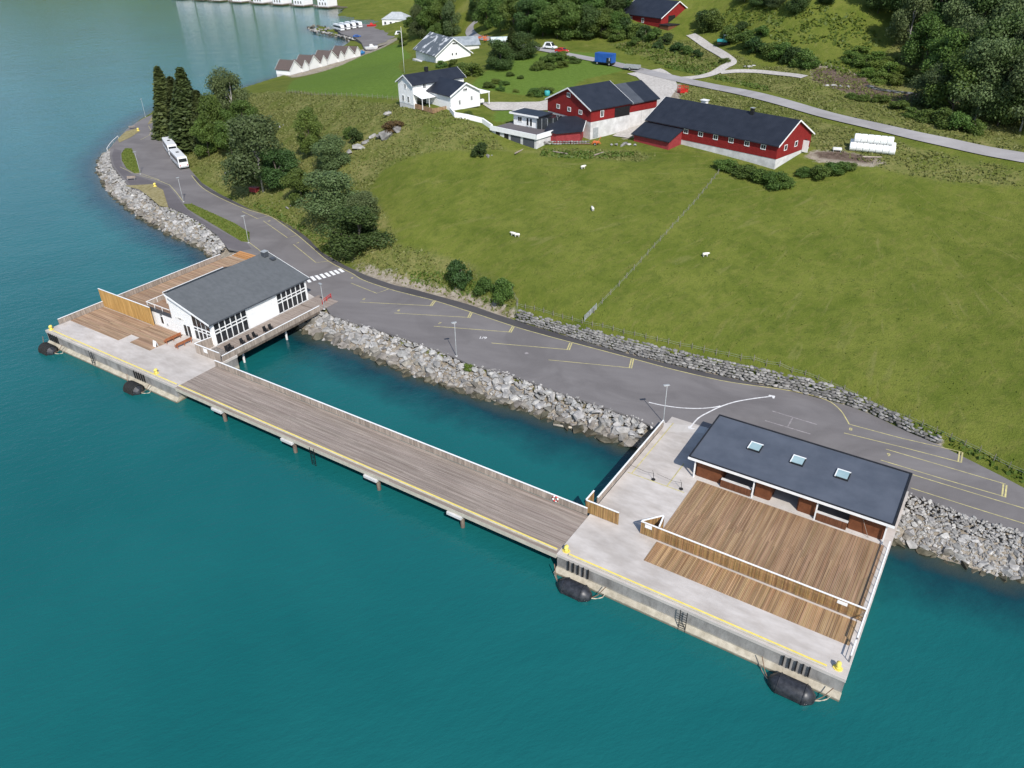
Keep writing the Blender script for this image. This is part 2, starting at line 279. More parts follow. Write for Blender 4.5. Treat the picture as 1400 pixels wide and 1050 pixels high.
# asphalt apron of the quay road
HILL_EDGE=[(-126.64,299.13),(-117.58,276.87),(-107.43,252.61),(-97.77,233.37),(-88.97,217.91),(-82.38,206.75),(-74.64,197.04),(-63.77,185.19),(-57.99,180.18),(-51.77,173.89),(-45.02,164.73),(-40.01,155.96),(-34.12,149.01),(-28.80,143.63),(-22.36,138.50),(-19.38,137.05),(-13.49,133.25),(-7.86,129.61),(-2.45,125.23),(2.69,121.36),(7.60,117.93),(13.68,113.59),(19.05,110.22),(25.49,106.50),(29.65,104.34),(33.69,102.25),(38.60,99.77),(42.38,97.81),(45.99,95.71),(48.59,94.07),(50.90,91.92),(54.16,87.50),(57.44,83.85),(59.67,80.59),(61.78,77.50),(63.22,75.14),(65.07,72.18)]
SEA_EDGE=[(61.01,65.41),(58.69,67.15),(56.15,68.70),(53.66,70.03),(51.40,72.19),(48.84,74.16),(40.59,75.18),(32.42,78.26),(25.58,85.40),(20.45,87.22),(19.90,89.35),(16.74,92.35),(13.72,94.33),(9.80,96.98),(5.51,99.96),(2.26,102.39),(-1.01,104.68),(-6.96,107.81),(-9.18,110.01),(-17.16,115.98),(-22.59,119.59),(-28.23,123.10),(-32.42,126.11),(-35.12,131.68),(-38.00,134.98),(-43.42,140.90),(-50.94,150.35),(-57.39,156.98),(-60.74,158.76),(-62.04,160.94),(-65.80,167.30),(-72.04,175.15),(-78.21,182.02),(-83.95,187.08),(-92.96,197.21),(-100.79,204.33),(-107.64,214.55),(-114.32,224.89),(-119.43,235.21),(-122.73,242.82),(-125.11,252.61),(-128.05,268.09),(-128.71,280.74),(-128.22,292.04)]
APRON=HILL_EDGE+SEA_EDGE
def apron_d(x,y):
    best=np.full(x.shape,1e9)
    for i in range(len(HILL_EDGE)-1):
        ax,ay=HILL_EDGE[i];bx,by=HILL_EDGE[i+1];dx,dy=bx-ax,by-ay
        t=np.clip(((x-ax)*dx+(y-ay)*dy)/(dx*dx+dy*dy),0,1);best=np.minimum(best,(x-ax-t*dx)**2+(y-ay-t*dy)**2)
    return np.sqrt(best)
def Hfun(x,y):
    x=np.asarray(x,float);y=np.asarray(y,float);out=np.empty(x.shape)
    for s in range(0,len(x),20000):
        xs,ys=x[s:s+20000],y[s:s+20000]
        h=_tps(CP,xs,ys)@_w[:_n]+_w[_n]+_w[_n+1]*xs+_w[_n+2]*ys
        sd=shore_sd(xs,ys)
        h=np.maximum(h,1.6)
        dp=apron_d(xs,ys);h=np.where(inpoly(APRON,xs,ys),2.5,np.minimum(h,2.5+1.7*np.maximum(0,dp-1.9)))
        cap=np.where(sd>0,0.42*sd+0.02*sd*sd,0.9*sd)
        out[s:s+20000]=np.maximum(np.minimum(h,cap),-6)
    return out
#TERRAIN-END
# ---------------------------------------------------------------- ground sheet
def poly_sd(P,x,y):
    best=np.full(x.shape,1e9)
    for i in range(len(P)):
        ax,ay=P[i];bx,by=P[(i+1)%len(P)];dx,dy=bx-ax,by-ay
        t=np.clip(((x-ax)*dx+(y-ay)*dy)/(dx*dx+dy*dy+1e-9),0,1);best=np.minimum(best,(x-ax-t*dx)**2+(y-ay-t*dy)**2)
    return np.where(inpoly(P,x,y),1,-1)*np.sqrt(best)
def zone(polys,x,y,w):
    r=np.zeros(x.shape)
    for P in polys: r=np.maximum(r,np.clip(.5+poly_sd(P,x,y)/(2*w),0,1))
    return r
ROUGH=[[(-88.76,217.17),(-64.23,186.61),(-45.17,165.26),(-34.23,149.49),(-19.51,138.17),(-7.91,130.65),(0.15,123.81),(1.00,127.65),(-8.06,138.75),(-22.46,148.57),(-25.65,157.74),(-31.36,171.45),(-29.65,178.55),(-22.76,179.38),(-9.19,177.16),(-0.95,176.06),(-4.67,185.45),(-15.03,194.91),(-26.57,206.15),(-50.08,237.95),(-73.68,272.27),(-102.37,313.81),(-124.49,302.94),(-108.94,255.33)],
 [(7.22,175.77),(27.63,172.34),(32.26,169.21),(28.58,165.54),(16.48,169.37),(7.07,171.63)],
 [(46.81,228.05),(59.73,211.05),(72.45,182.00),(85.25,165.26),(100.81,151.36),(98.64,146.47),(78.23,154.58),(65.81,166.43),(54.65,197.55),(44.02,207.52)],
 [(46.19,248.85),(60.87,223.65),(75.22,190.33),(88.12,172.41),(103.71,157.33),(139.54,232.00),(114.21,242.08),(93.11,216.13),(71.42,234.14),(65.98,246.20),(61.20,269.99),(48.90,273.38),(33.53,283.46)]]
LAWN=[[(-74.25,274.53),(-50.44,239.89),(-28.27,215.78),(-29.64,241.12),(-36.58,278.18),(-43.85,379.87),(-56.38,422.09),(-73.32,433.06),(-82.82,384.58),(-87.91,336.39)],
 [(-10.84,222.11),(1.01,217.59),(12.53,213.91),(21.88,233.47),(38.38,247.62),(39.44,239.96),(31.97,269.08),(15.83,275.03),(1.38,268.65),(-7.38,242.34)],
 [(-4.05,190.84),(-0.93,190.32),(3.56,197.90),(1.82,203.04),(-2.75,201.53)]]
DIRT=[[(-33.29,151.19),(-25.93,144.19),(-18.13,138.99),(-7.96,132.40),(0.56,125.55),(0.91,122.37),(-7.83,128.79),(-19.34,136.49),(-28.67,142.65)],
 [(64.05,166.71),(69.97,165.07),(76.22,161.27),(77.52,158.67),(73.46,157.70),(63.93,160.41),(61.77,163.20)],
 [(83.24,227.04),(89.31,221.78),(92.20,213.54),(92.09,203.04),(85.98,201.11),(81.13,208.36),(79.03,214.74)],
 [(0.15,123.13),(12.45,116.21),(23.61,109.13),(34.02,103.56),(43.73,98.60),(51.93,91.90),(57.83,84.68),(57.36,83.69),(51.48,90.79),(43.06,96.58),(33.53,101.60),(23.22,106.79),(12.25,113.89),(0.14,121.99)],
 [(39.44,239.96),(47.36,225.55),(47.05,215.56),(38.45,202.02),(30.25,182.85),(25.63,179.57),(31.03,197.17),(35.87,209.17),(35.26,225.21)],
 [(48.70,74.84),(60.27,68.66),(57.26,63.36),(49.95,65.22),(45.32,68.07)]]
PALE=[[(-102.44,374.19),(-99.57,383.15),(-78.12,438.87),(-70.03,463.55),(-57.51,481.83),(-51.60,441.53),(-71.37,419.80),(-90.86,359.52)]]
SOIL=[[(82.88,224.57),(88.76,220.12),(92.02,213.03),(93.49,204.36),(101.43,199.55),(108.13,194.86),(106.43,191.10),(97.30,193.85),(88.23,197.50),(83.58,204.67),(79.03,213.51)],[(69.97,165.07),(76.11,160.96),(73.89,158.91),(64.57,162.46),(64.00,165.54)]]
DARKV=[[(4.05,124.37),(12.55,118.23),(23.78,111.16),(34.25,105.87),(44.05,101.00),(45.40,105.88),(31.01,112.98),(22.02,116.25),(12.59,119.31)]]
def sheet(name,xs,ys,drop=0.0):
    X,Y=np.meshgrid(xs,ys);x=X.ravel();y=Y.ravel();z=Hfun(x,y)-drop
    nx,ny=len(xs),len(ys);i=np.arange(nx*ny).reshape(ny,nx)
    f=np.stack([i[:-1,:-1],i[:-1,1:],i[1:,1:],i[1:,:-1]],-1).reshape(-1,4)
    rg=zone(ROUGH,x,y,3);lw=zone(LAWN,x,y,2);dt=zone(DIRT,x,y,1.2);pl=zone(PALE,x,y,3)
    keep=(z[f].max(1)>-5.5)
    me=bpy.data.meshes.new(name);me.from_pydata(np.stack([x,y,z],1).tolist(),[],f[keep].tolist())
    at=me.color_attributes.new('zones','FLOAT_COLOR','POINT')
    sh=shore_sd(x,y);dt=np.maximum(dt,np.clip((9.5-sh)/2,0,1)*(y<290)*(z<2.45));sl=zone(SOIL,x,y,1.5)
    at.data.foreach_set('color',np.stack([rg,lw,np.maximum(dt,pl),sl],1).ravel().astype(np.float32))
    me.polygons.foreach_set('use_smooth',[True]*len(me.polygons))
    return me,z.reshape(ny,nx)
GX=np.arange(-170,232,1.6);GY=np.arange(24,446,1.6)
gme,GZ=sheet('ground',GX,GY)
def Hg(x,y):
    i=min(max((x-GX[0])/1.6,0),len(GX)-1.001);j=min(max((y-GY[0])/1.6,0),len(GY)-1.001);a,b=int(i),int(j);s,t=i-a,j-b
    if y>444: return float(Hfun(np.array([x]),np.array([y]))[0])
    return float((GZ[b,a]*(1-s)+GZ[b,a+1]*s)*(1-t)+(GZ[b+1,a]*(1-s)+GZ[b+1,a+1]*s)*t)
TRAIL=(75.79,157.57)
def ground_mat():
    m,nt,b=newmat('meadow_and_soil')
    p=coords(nt,'pos',0,(1,1,1));a=nt.nodes.new('ShaderNodeAttribute');a.attribute_name='zones'
    s=nt.nodes.new('ShaderNodeSeparateColor');nt.links.new(a.outputs['Color'],s.inputs[0])
    n1=noise(nt,p,.11,6,.62,.4);n2=noise(nt,p,.9,5,.7);n3=noise(nt,p,3.4,4,.75);n4=noise(nt,coords(nt,'pos',.6,(1,2.6,1)),.35,5,.65)
    field=ramp2(nt,n1,(.100,.130,.020),(.158,.178,.035),.34,.66)
    field=mix(nt,math_(nt,'MULTIPLY',ramp2(nt,n4,(0,0,0),(1,1,1),.5,.7),.55),field,(.185,.175,.050))
    n5=noise(nt,p,.42,5,.68,.3)
    field=mix(nt,math_(nt,'MULTIPLY',ramp2(nt,n5,(1,1,1),(0,0,0),.34,.5),.42),field,(.060,.090,.015))
    field=mix(nt,math_(nt,'MULTIPLY',ramp2(nt,n2,(1,1,1),(0,0,0),.32,.46),.5),field,(.070,.096,.018))
    # grazing trails fanning out from the barn corner
    sp=nt.nodes.new('ShaderNodeSeparateXYZ');nt.links.new(p,sp.inputs[0]);tx=math_(nt,'SUBTRACT',sp.outputs[0],TRAIL[0]);ty=math_(nt,'SUBTRACT',sp.outputs[1],TRAIL[1])
    an=math_(nt,'ARCTAN2',ty,tx);rr=math_(nt,'SQRT',math_(nt,'ADD',math_(nt,'MULTIPLY',tx,tx),math_(nt,'MULTIPLY',ty,ty)))
    cv=nt.nodes.new('ShaderNodeCombineXYZ');nt.links.new(math_(nt,'MULTIPLY',an,26.0),cv.inputs[0]);nt.links.new(math_(nt,'MULTIPLY',rr,.10),cv.inputs[1])
    tn=noise(nt,cv.outputs[0],1.0,3,.6,.6);field=mix(nt,math_(nt,'MULTIPLY',ramp2(nt,tn,(0,0,0),(1,1,1),.60,.70),.38),field,(.215,.205,.075))
    lawn=ramp2(nt,n2,(.095,.155,.024),(.130,.200,.038),.35,.65)
    rough=ramp2(nt,n1,(.120,.140,.030),(.225,.210,.078),.38,.62)
    rough=mix(nt,math_(nt,'MULTIPLY',ramp2(nt,n2,(0,0,0),(1,1,1),.46,.62),.8),rough,(.082,.115,.022))
    rough=mix(nt,math_(nt,'MULTIPLY',ramp2(nt,n3,(0,0,0),(1,1,1),.58,.72),.5),rough,(.26,.225,.125))
    dirt=ramp2(nt,n2,(.24,.195,.150),(.42,.37,.31),.34,.64)
    dirt=mix(nt,math_(nt,'MULTIPLY',ramp2(nt,n3,(0,0,0),(1,1,1),.5,.62),.45),dirt,(.13,.125,.06))
    def edge(o): 
        k=math_(nt,'ADD',o,math_(nt,'MULTIPLY',math_(nt,'SUBTRACT',n2,.5),1.1))
        return ramp2(nt,k,(0,0,0),(1,1,1),.36,.64)
    c=mix(nt,edge(s.outputs[0]),field,rough);c=mix(nt,edge(s.outputs[1]),c,lawn);c=mix(nt,edge(s.outputs[2]),c,dirt)
    c=mix(nt,edge(a.outputs['Alpha']),c,ramp2(nt,n2,(.085,.058,.046),(.17,.125,.10),.35,.65))
    # fine dark and light flecks of the sward
    c=mix(nt,math_(nt,'MULTIPLY',ramp2(nt,n3,(1,1,1),(0,0,0),.34,.5),.35),c,(.060,.078,.018))
    nt.links.new(c,b.inputs['Base Color']);b.inputs['Roughness'].default_value=.95;b.inputs['Specular IOR Level'].default_value=.05
    h=math_(nt,'ADD',math_(nt,'MULTIPLY',n2,.5),n3);bumpn(nt,b,h,.9,.28)
    return m
GM=ground_mat();gme.materials.append(GM)
place('ground',gme,kind='structure')
fme,_z=sheet('ground',np.arange(-900,905,15.),np.arange(442,1700,15.),.35);fme.materials.append(GM);place('far_ground',fme,kind='structure')
sme,_z=sheet('ground',np.arange(231,905,15.),np.arange(24,446,15.),.2);sme.materials.append(GM);place('side_ground',sme,kind='structure')
# ---------------------------------------------------------------- fjord
def water():
    xs=np.r_[-4500,-2000,-900,-450,-300,np.arange(-230,110,2.5),[130,250,700]];ys=np.r_[-900,-300,-60,np.arange(0,330,2.5),np.arange(330,720,12.),[900,1400,2600,5000]]
    X,Y=np.meshgrid(xs,ys);x=X.ravel();y=Y.ravel();nx,ny=len(xs),len(ys);i=np.arange(nx*ny).reshape(ny,nx)
    f=np.stack([i[:-1,:-1],i[:-1,1:],i[1:,1:],i[1:,:-1]],-1).reshape(-1,4)
    sd=-shore_sd(x,y);f=f[(sd[f].max(1)>-4)]
    me=bpy.data.meshes.new('water');me.from_pydata(np.stack([x,y,0*x],1).tolist(),[],f.tolist())
    a=me.color_attributes.new('shallow','FLOAT_COLOR','POINT');k=np.clip(1-sd/13.,0,1);k2=np.clip(1-sd/4.6,0,1)
    a.data.foreach_set('color',np.stack([k,k2,k,np.ones_like(k)],1).ravel().astype(np.float32))
    m,nt,b=newmat('glacial_fjord_water');p=coords(nt,'pos',0,(1,1,1))
    at=nt.nodes.new('ShaderNodeAttribute');at.attribute_name='shallow';s=nt.nodes.new('ShaderNodeSeparateColor');nt.links.new(at.outputs['Color'],s.inputs[0])
    c=ramp2(nt,noise(nt,p,.018,4,.6,.6),(.0045,.090,.092),(.0095,.118,.118),.3,.7)
    n=noise(nt,p,.16,5,.65)
    e=ramp2(nt,math_(nt,'ADD',s.outputs[0],math_(nt,'MULTIPLY',math_(nt,'SUBTRACT',n,.5),.7)),(0,0,0),(1,1,1),.25,.85)
    c=mix(nt,math_(nt,'MULTIPLY',e,.88),c,(.004,.024,.038))
    e2=ramp2(nt,math_(nt,'ADD',s.outputs[1],math_(nt,'MULTIPLY',math_(nt,'SUBTRACT',n,.5),.8)),(0,0,0),(1,1,1),.35,.95)
    c=mix(nt,math_(nt,'MULTIPLY',e2,.75),c,(.058,.060,.038))
    nt.links.new(c,b.inputs['Base Color']);b.inputs['Roughness'].default_value=.07;b.inputs['IOR'].default_value=1.333
    w=math_(nt,'ADD',noise(nt,coords(nt,'pos',.5,(1,1.7,1)),.55,4,.55),math_(nt,'MULTIPLY',noise(nt,p,.12,3,.5),1.6))
    w=math_(nt,'ADD',w,math_(nt,'MULTIPLY',noise(nt,coords(nt,'pos',.35,(1,2.2,1)),1.7,3,.6),.35));bumpn(nt,b,w,.75,.12)
    me.materials.append(m);place('water',me,kind='structure')
water()
# unseen opposite fjord side, added for its reflection, heights lowered to lighten the water
def hills():
    mb=MB();n=64;ring=[]
    for j,(d,h) in enumerate(((1500,0),(1700,90),(2100,210),(2700,330),(3600,430))):
        for i in range(n+1):
            a=R(-100+135*i/n);dd=d*(1+.06*math.sin(i*.7+j)+.04*math.sin(i*1.9+2*j))
            hh=h*(1+.22*math.sin(i*.35+1)+.10*math.sin(i*1.1+j)+.06*math.sin(i*2.3))-3*(j==0)
            mb.v.append((math.sin(a)*dd,math.cos(a)*dd+200,hh))
    for j in range(4):
        for i in range(n): k=j*(n+1)+i;mb.f.append((k,k+1,k+n+2,k+n+1))
    mb.build('hills',pm('wooded_mountainside',(.05,.075,.045),(.12,.14,.09),.012,.95,big=.2),smooth=True,kind='structure')
hills()
# ---------------------------------------------------------------- quay road and its paint
def asphalt(name,c1,c2,sc,kind='pos'):
    m,nt,b=newmat(name);p=coords(nt,'pos',R(-18),(.35,1,1))
    q=coords(nt,'pos',0,(1,1,1))
    c=ramp2(nt,noise(nt,p,.22,6,.62,.5),c1,c2,.32,.68)
    c=mix(nt,math_(nt,'MULTIPLY',ramp2(nt,noise(nt,q,.07,4,.6,1.),(0,0,0),(1,1,1),.48,.6),.6),c,tuple(k*.86 for k in c1))
    c=mix(nt,math_(nt,'MULTIPLY',ramp2(nt,noise(nt,q,9,3,.8),(0,0,0),(1,1,1),.45,.75),.25),c,tuple(k*1.35 for k in c2))
    nt.links.new(c,b.inputs['Base Color']);b.inputs['Roughness'].default_value=.88;b.inputs['Specular IOR Level'].default_value=.25;bumpn(nt,b,noise(nt,q,30,2,.8),.5,.006);return m
M['asphalt']=asphalt('worn_asphalt',(.142,.130,.128),(.188,.174,.170),1)
M['asphalt_new']=asphalt('dark_asphalt_strip',(.062,.058,.060),(.092,.087,.088),1)
M['asphalt_path']=asphalt('footpath_asphalt',(.112,.100,.104),(.140,.127,.130),1)
road=MB().prism(APRON,2.42,ZD-.006).build('road',M['asphalt'],kind='structure')
def flat(name,poly,z,mat,parent=None,kind=None,th=.004): return MB().prism(poly,z-th,z).build(name,mat,parent,kind=kind)
def smooth_line(P,k=4):
    P=[Vector((*p,0)) for p in P];out=[]
    for i in range(len(P)-1):
        a,b,c,d=P[max(i-1,0)],P[i],P[i+1],P[min(i+2,len(P)-1)]
        for s in range(k):
            t=s/k;out.append(.5*((2*b)+(c-a)*t+(2*a-5*b+4*c-d)*t*t+(3*b-a-3*c+d)*t**3))
    out.append(P[-1]);return [(p.x,p.y) for p in out]
ROADS=[]
def ribbon(name,P,w,z,mat,parent=None,kind=None,drape=False,nw=1,th=.004):
    mb=MB();n=len(P);L=[]
    if drape: ROADS.append((P,max(w) if isinstance(w,(list,tuple)) else w))
    for i,(x,y) in enumerate(P):
        ax,ay=P[max(i-1,0)];bx,by=P[min(i+1,n-1)];dx,dy=bx-ax,by-ay;l=math.hypot(dx,dy) or 1
        ww=w[i] if isinstance(w,(list,tuple)) else w
        for k in range(nw+1):
            s=(k/nw-.5)*ww;px,py=x-dy/l*s,y+dx/l*s;mb.v.append((px,py,(Hg(px,py)+z) if drape else z))
    for i in range(n-1):
        for k in range(nw): a=i*(nw+1)+k;mb.f.append((a,a+1,a+nw+2,a+nw+1))
    if not drape:
        # give the paint its thickness
        nv=len(mb.v);mb.v+=[(x,y,zz-th) for x,y,zz in mb.v]
    return mb.build(name,mat,parent,kind=kind)
EDGE=[(-87.51,213.65),(-81.09,202.85),(-73.70,194.04),(-64.85,185.23),(-57.33,179.64),(-53.26,174.44),(-48.00,167.11),(-43.33,159.85),(-37.66,151.07),(-31.91,144.82),(-28.85,141.14),(-23.28,136.84),(-18.79,134.06),(-14.17,131.36),(-7.47,126.56),(0.39,120.59),(5.09,117.47),(9.98,114.46),(19.32,108.77),(25.24,105.13),(31.87,101.65),(36.46,100.03),(39.51,99.12)]
strip_in=[(x-.25,y-.5) for x,y in EDGE];HE=HILL_EDGE[5:27]
def strip():
    from_,to_=np.array(smooth_line(EDGE)),np.array(smooth_line(HILL_EDGE[4:28]));m=MB();n=len(from_)
    for p in from_:
        d=to_-p;k=int(np.argmin((d**2).sum(1)));q=to_[k];m.v.append((p[0],p[1],ZD+.004));m.v.append((q[0],q[1],ZD+.004))
    for i in range(n-1): m.f.append((2*i,2*i+2,2*i+3,2*i+1))
    m.build('asphalt_strip',M['asphalt_new'],road)
strip()
flat('footpath',[(-62.04,160.94),(-65.80,167.30),(-72.04,175.15),(-78.21,182.02),(-83.95,187.08),(-92.96,197.21),(-100.20,204.30),(-107.02,214.52),(-113.68,224.87),(-118.76,235.18),(-121.72,243.62),(-118.33,240.91),(-115.61,233.43),(-110.47,223.23),(-104.92,215.82),(-100.42,212.18),(-94.54,207.27),(-89.71,203.22),(-85.88,196.91),(-82.05,190.35),(-80.11,186.93),(-74.81,179.80),(-68.81,173.07),(-62.84,166.74),(-57.46,161.65),(-55.65,158.59),(-57.51,157.40),(-60.87,159.19)],ZD+.004,M['asphalt_path'],road)
YL=M['yellow_line'];ZP=ZD+.012
ribbon('edge_line',smooth_line(EDGE+[(42.45,98.01),(44.84,96.73),(46.42,95.10),(47.05,92.77),(47.02,90.71),(46.95,89.44)]),.16,ZP,YL,road)
bays=[([(-64.77,183.08),(-59.58,177.68),(-57.50,179.65)]),([(-57.78,176.10),(-49.45,164.89),(-47.79,166.19)]),([(-47.20,160.85),(-40.09,150.37),(-37.66,151.07)]),([(-31.06,139.81),(-25.39,134.92),(-23.28,136.84)]),([(-27.97,131.15),(-14.67,129.20)]),([(-21.02,126.37),(-7.51,124.22)]),
 ([(-13.49,120.99),(-0.26,118.42)]),([(-3.33,114.57),(9.32,111.95)]),([(5.92,108.65),(18.68,105.76)]),([(46.95,89.44),(52.70,85.97),(59.28,82.67)]),([(45.46,87.35),(51.83,83.98),(57.99,80.47)]),([(49.60,83.53),(56.18,79.27),(61.37,75.89)]),([(47.94,81.16),(54.18,77.06),(59.89,73.52)]),([(50.74,78.03),(56.44,74.29),(62.33,70.51)]),([(49.31,75.42),(55.06,71.58),(60.78,67.85)]),
 ([(-111.32,223.27),(-105.50,217.24),(-101.81,215.68),(-94.96,209.93)]),([(-101.87,214.29),(-95.56,209.95),(-90.42,205.16),(-86.36,198.74),(-81.70,190.91)]),([(-57.39,162.52),(-54.38,158.54),(-52.86,156.41)]),([(-122.59,272.92),(-118.75,265.59),(-117.16,259.66),(-117.78,254.06)])]
for b_ in bays: ribbon('bay_line',b_,.13,ZP,YL,road)
for a_,b_ in (((594,411),(589,418.5)),((645,427),(641,434.5)),((702,446),(697,454.5)),((781,468.5),(777,478.5)),((865,491),(862,503.5)),((1313,617),(1311,632)),((1373,663),(1371,680))): pass
for t_ in ([(-14.15,131.17),(-14.66,129.04)],[(-7.13,126.26),(-7.53,124.07)],[(0.36,120.45),(-0.26,118.29)],[(9.90,114.20),(9.28,111.83)],[(19.36,108.53),(18.64,105.64)],[(59.19,82.67),(57.90,80.47)],[(61.24,75.82),(59.77,73.45)]):
    (x0,y0),(x1,y1)=t_;l=math.hypot(x1-x0,y1-y0);nx,ny=-(y1-y0)/l,(x1-x0)/l
    for s in (-.17,.17): ribbon('bay_tick',[(x0+nx*s,y0+ny*s),(x1+nx*s,y1+ny*s)],.2,ZP+.004,YL,road)
for p_ in ([(-40.35,142.57),(-39.16,140.42)],[(-39.56,143.26),(-38.34,141.26)],[(-38.72,143.77),(-37.44,141.76)],[(-37.90,144.40),(-36.64,142.45)],[(-37.07,144.99),(-35.83,143.14)],[(-36.25,145.70),(-35.02,143.83)],[(-35.47,146.23),(-34.27,144.53)],[(-34.71,146.95),(-33.52,145.24)]):
    ribbon('crossing_stripe',p_,.62,ZP,M['white'],road)
WL=M['white_line']
ribbon('arrow_line',smooth_line([(19.98,95.74),(21.77,94.91),(24.29,94.17),(26.88,93.92),(29.05,94.16),(30.19,94.52)]),.2,ZP,WL,road)
ribbon('arrow_line',smooth_line([(24.77,89.23),(26.36,91.47),(28.27,93.02),(30.14,94.32),(32.57,95.54),(35.46,96.36),(38.20,96.90)]),.22,ZP+.004,WL,road)
flat('arrow_head',[(38.87,96.98),(38.11,97.34),(37.83,97.11),(38.30,96.85),(38.31,96.33),(38.51,96.29)],ZP+.008,WL,road)
flat('arrow_head',[(24.41,88.71),(24.95,88.61),(25.31,88.86),(24.89,89.05),(24.89,89.59),(24.45,89.42)],ZP+.008,WL,road)
for p_ in ([(37.28,93.00),(42.47,89.45)],[(35.55,90.61),(40.80,87.19)],[(39.68,91.31),(38.25,89.01)]): ribbon('faded_bay_line',p_,.2,ZP,M['faded_line'],road)
def text_mesh(txt,size,mat,name):
    cu=bpy.data.curves.new('t','FONT');cu.body=txt;cu.size=size;cu.align_x='CENTER';cu.align_y='CENTER';cu.extrude=.002;cu.offset=.02*size
    o=bpy.data.objects.new('t',cu);COL.objects.link(o);dg=bpy.context.evaluated_depsgraph_get();me=bpy.data.meshes.new_from_object(o.evaluated_get(dg));bpy.data.objects.remove(o)
    me.materials.clear();me.materials.append(mat);me.name=name;return me
for k,(t,p_) in enumerate((('8',(46.69,88.20)),('9',(49.44,82.24)),('7',(-12.55,122.08)),('6',(-20.35,127.39)),('5',(-27.42,132.40)),('7',(-9.85,122.00)),('4',(-31.33,142.28)),('3',(-46.44,161.69)),('2',(-56.40,176.05)))):
    place('bay_number',text_mesh(t,.95,M['yellow_line'] if k!=5 else WL,'bay_number'),road,(p_[0],p_[1],ZP),R(-20))
place('bay_number',text_mesh('1/9',1.1,WL,'bay_number'),road,(-4.84,116.42,ZP),R(-8))
flat('manhole_cover',[(x+.35*math.cos(a),y+.35*math.sin(a)) for x,y in [(2.45,110.91)] for a in [i*.7 for i in range(9)]],ZP,M['faded_line'],road)
flat('patch',[(20.63,88.26),(21.31,90.40),(27.00,89.18),(26.29,87.78)],ZD+.004,M['concrete_road'],road)
# grass islands between the road and the footpath
isl=leafmat  # (blades are added with the vegetation)
def verge_mat(n,c1,c2): return pm(n,c1,c2,1.4,.95,.05,big=.25,spec=.05)
M['verge']=verge_mat('verge_grass',(.095,.125,.020),(.165,.180,.045));M['verge_dry']=verge_mat('dry_verge',(.20,.17,.075),(.31,.27,.15))
ISL=[[(-116.90,237.52),(-118.27,243.45),(-116.20,243.34),(-108.90,229.19),(-103.00,217.13),(-104.38,216.49),(-108.78,221.69),(-113.27,229.40)],[(-81.09,189.19),(-79.06,189.11),(-71.95,182.30),(-64.27,174.86),(-58.89,168.44),(-57.22,162.51),(-59.14,163.02),(-66.64,171.55),(-73.40,179.23),(-78.62,185.23)],[(-102.05,205.02),(-95.43,206.02),(-90.52,200.76),(-84.13,187.09),(-86.76,188.30),(-92.49,196.00),(-97.20,201.66)],[(-125.60,255.39),(-127.03,265.04),(-125.21,268.95),(-122.56,264.80),(-122.21,258.02),(-123.14,250.70)],[(-123.68,275.08),(-126.29,285.04),(-125.70,293.07),(-123.82,286.02),(-122.99,277.17)]]
for i,P in enumerate(ISL):
    MB().prism(P,ZD-.1,ZD+.07).build('grass_island',M['verge'] if i<2 else M['verge_dry'],kind='structure')
# country road and gravel tracks
UP=smooth_line([(-12.81,388.64),(-15.21,389.54),(-17.15,385.83),(-15.65,371.69),(-9.04,328.10),(-1.01,297.95),(5.27,287.89),(11.18,278.92),(17.90,269.61),(24.35,262.30),(30.47,255.13),(36.13,247.13),(39.70,241.73),(43.96,235.34),(49.69,227.28),(58.73,214.69),(66.29,201.21),(74.16,187.14),(80.78,177.93),(87.14,170.02),(93.76,164.01),(99.82,158.13),(102.67,155.31)],5)+[(112,150),(125,140)]
ribbon('country_road',UP,[3.4+1.0*min(1,i/40) for i in range(len(UP))],.22,asphalt('pale_road_asphalt',(.27,.255,.25),(.34,.325,.32),1),kind='structure',drape=True,nw=4)
ribbon('farm_track',smooth_line([(48.32,230.80),(53.39,230.69),(57.86,232.63),(61.80,236.74),(64.38,239.11),(64.12,245.38),(63.09,257.12),(61.97,265.68),(60.84,271.76),(59.84,276.41)],5),3.0,.2,M['gravel'],kind='structure',drape=True,nw=4)
ribbon('farm_track',smooth_line([(59.88,232.56),(64.89,232.19),(70.31,229.62),(74.41,223.28),(78.07,216.50)],4),2.6,.2,M['gravel'],kind='structure',drape=True,nw=3)
ribbon('farmyard_gravel',smooth_line([(39.70,241.73),(41.83,235.01),(41.75,224.37),(38.94,214.28),(35.09,203.97),(31.57,195.88),(28.63,187.15),(25.58,181.81)],5),[11,11,11,10.5,10,10,10,9.5,9,9,9,9,8.5,8.5,8,8,7.5,7.5,7,7,6.5,6.5,6,6,6,5.5,5.5,5,5,5,4.5,4.5,4,4,4,4],.16,M['gravel'],kind='structure',drape=True,nw=8)
ribbon('house_drive',smooth_line([(-5.68,202.65),(-0.93,204.98),(4.65,206.17),(9.93,207.35),(14.72,212.00),(20.62,218.53)],5),[7,7,7,7,7,7,7,7,7,7,7.5,7.5,7.5,7.5,7.5,7.5,7.5,7.5,7,7,7,6,6,6,5,5],.18,M['gravel'],kind='structure',drape=True,nw=6)
ribbon('stream',smooth_line([(90.93,207.36),(92.63,204.51),(96.10,201.77),(100.42,199.25),(105.01,195.61),(109.49,190.38)],4),1.6,.12,pm('stream_water',(.02,.022,.022),(.30,.31,.31),.9,.15,p=(.45,.75)),kind='structure',drape=True,nw=2)
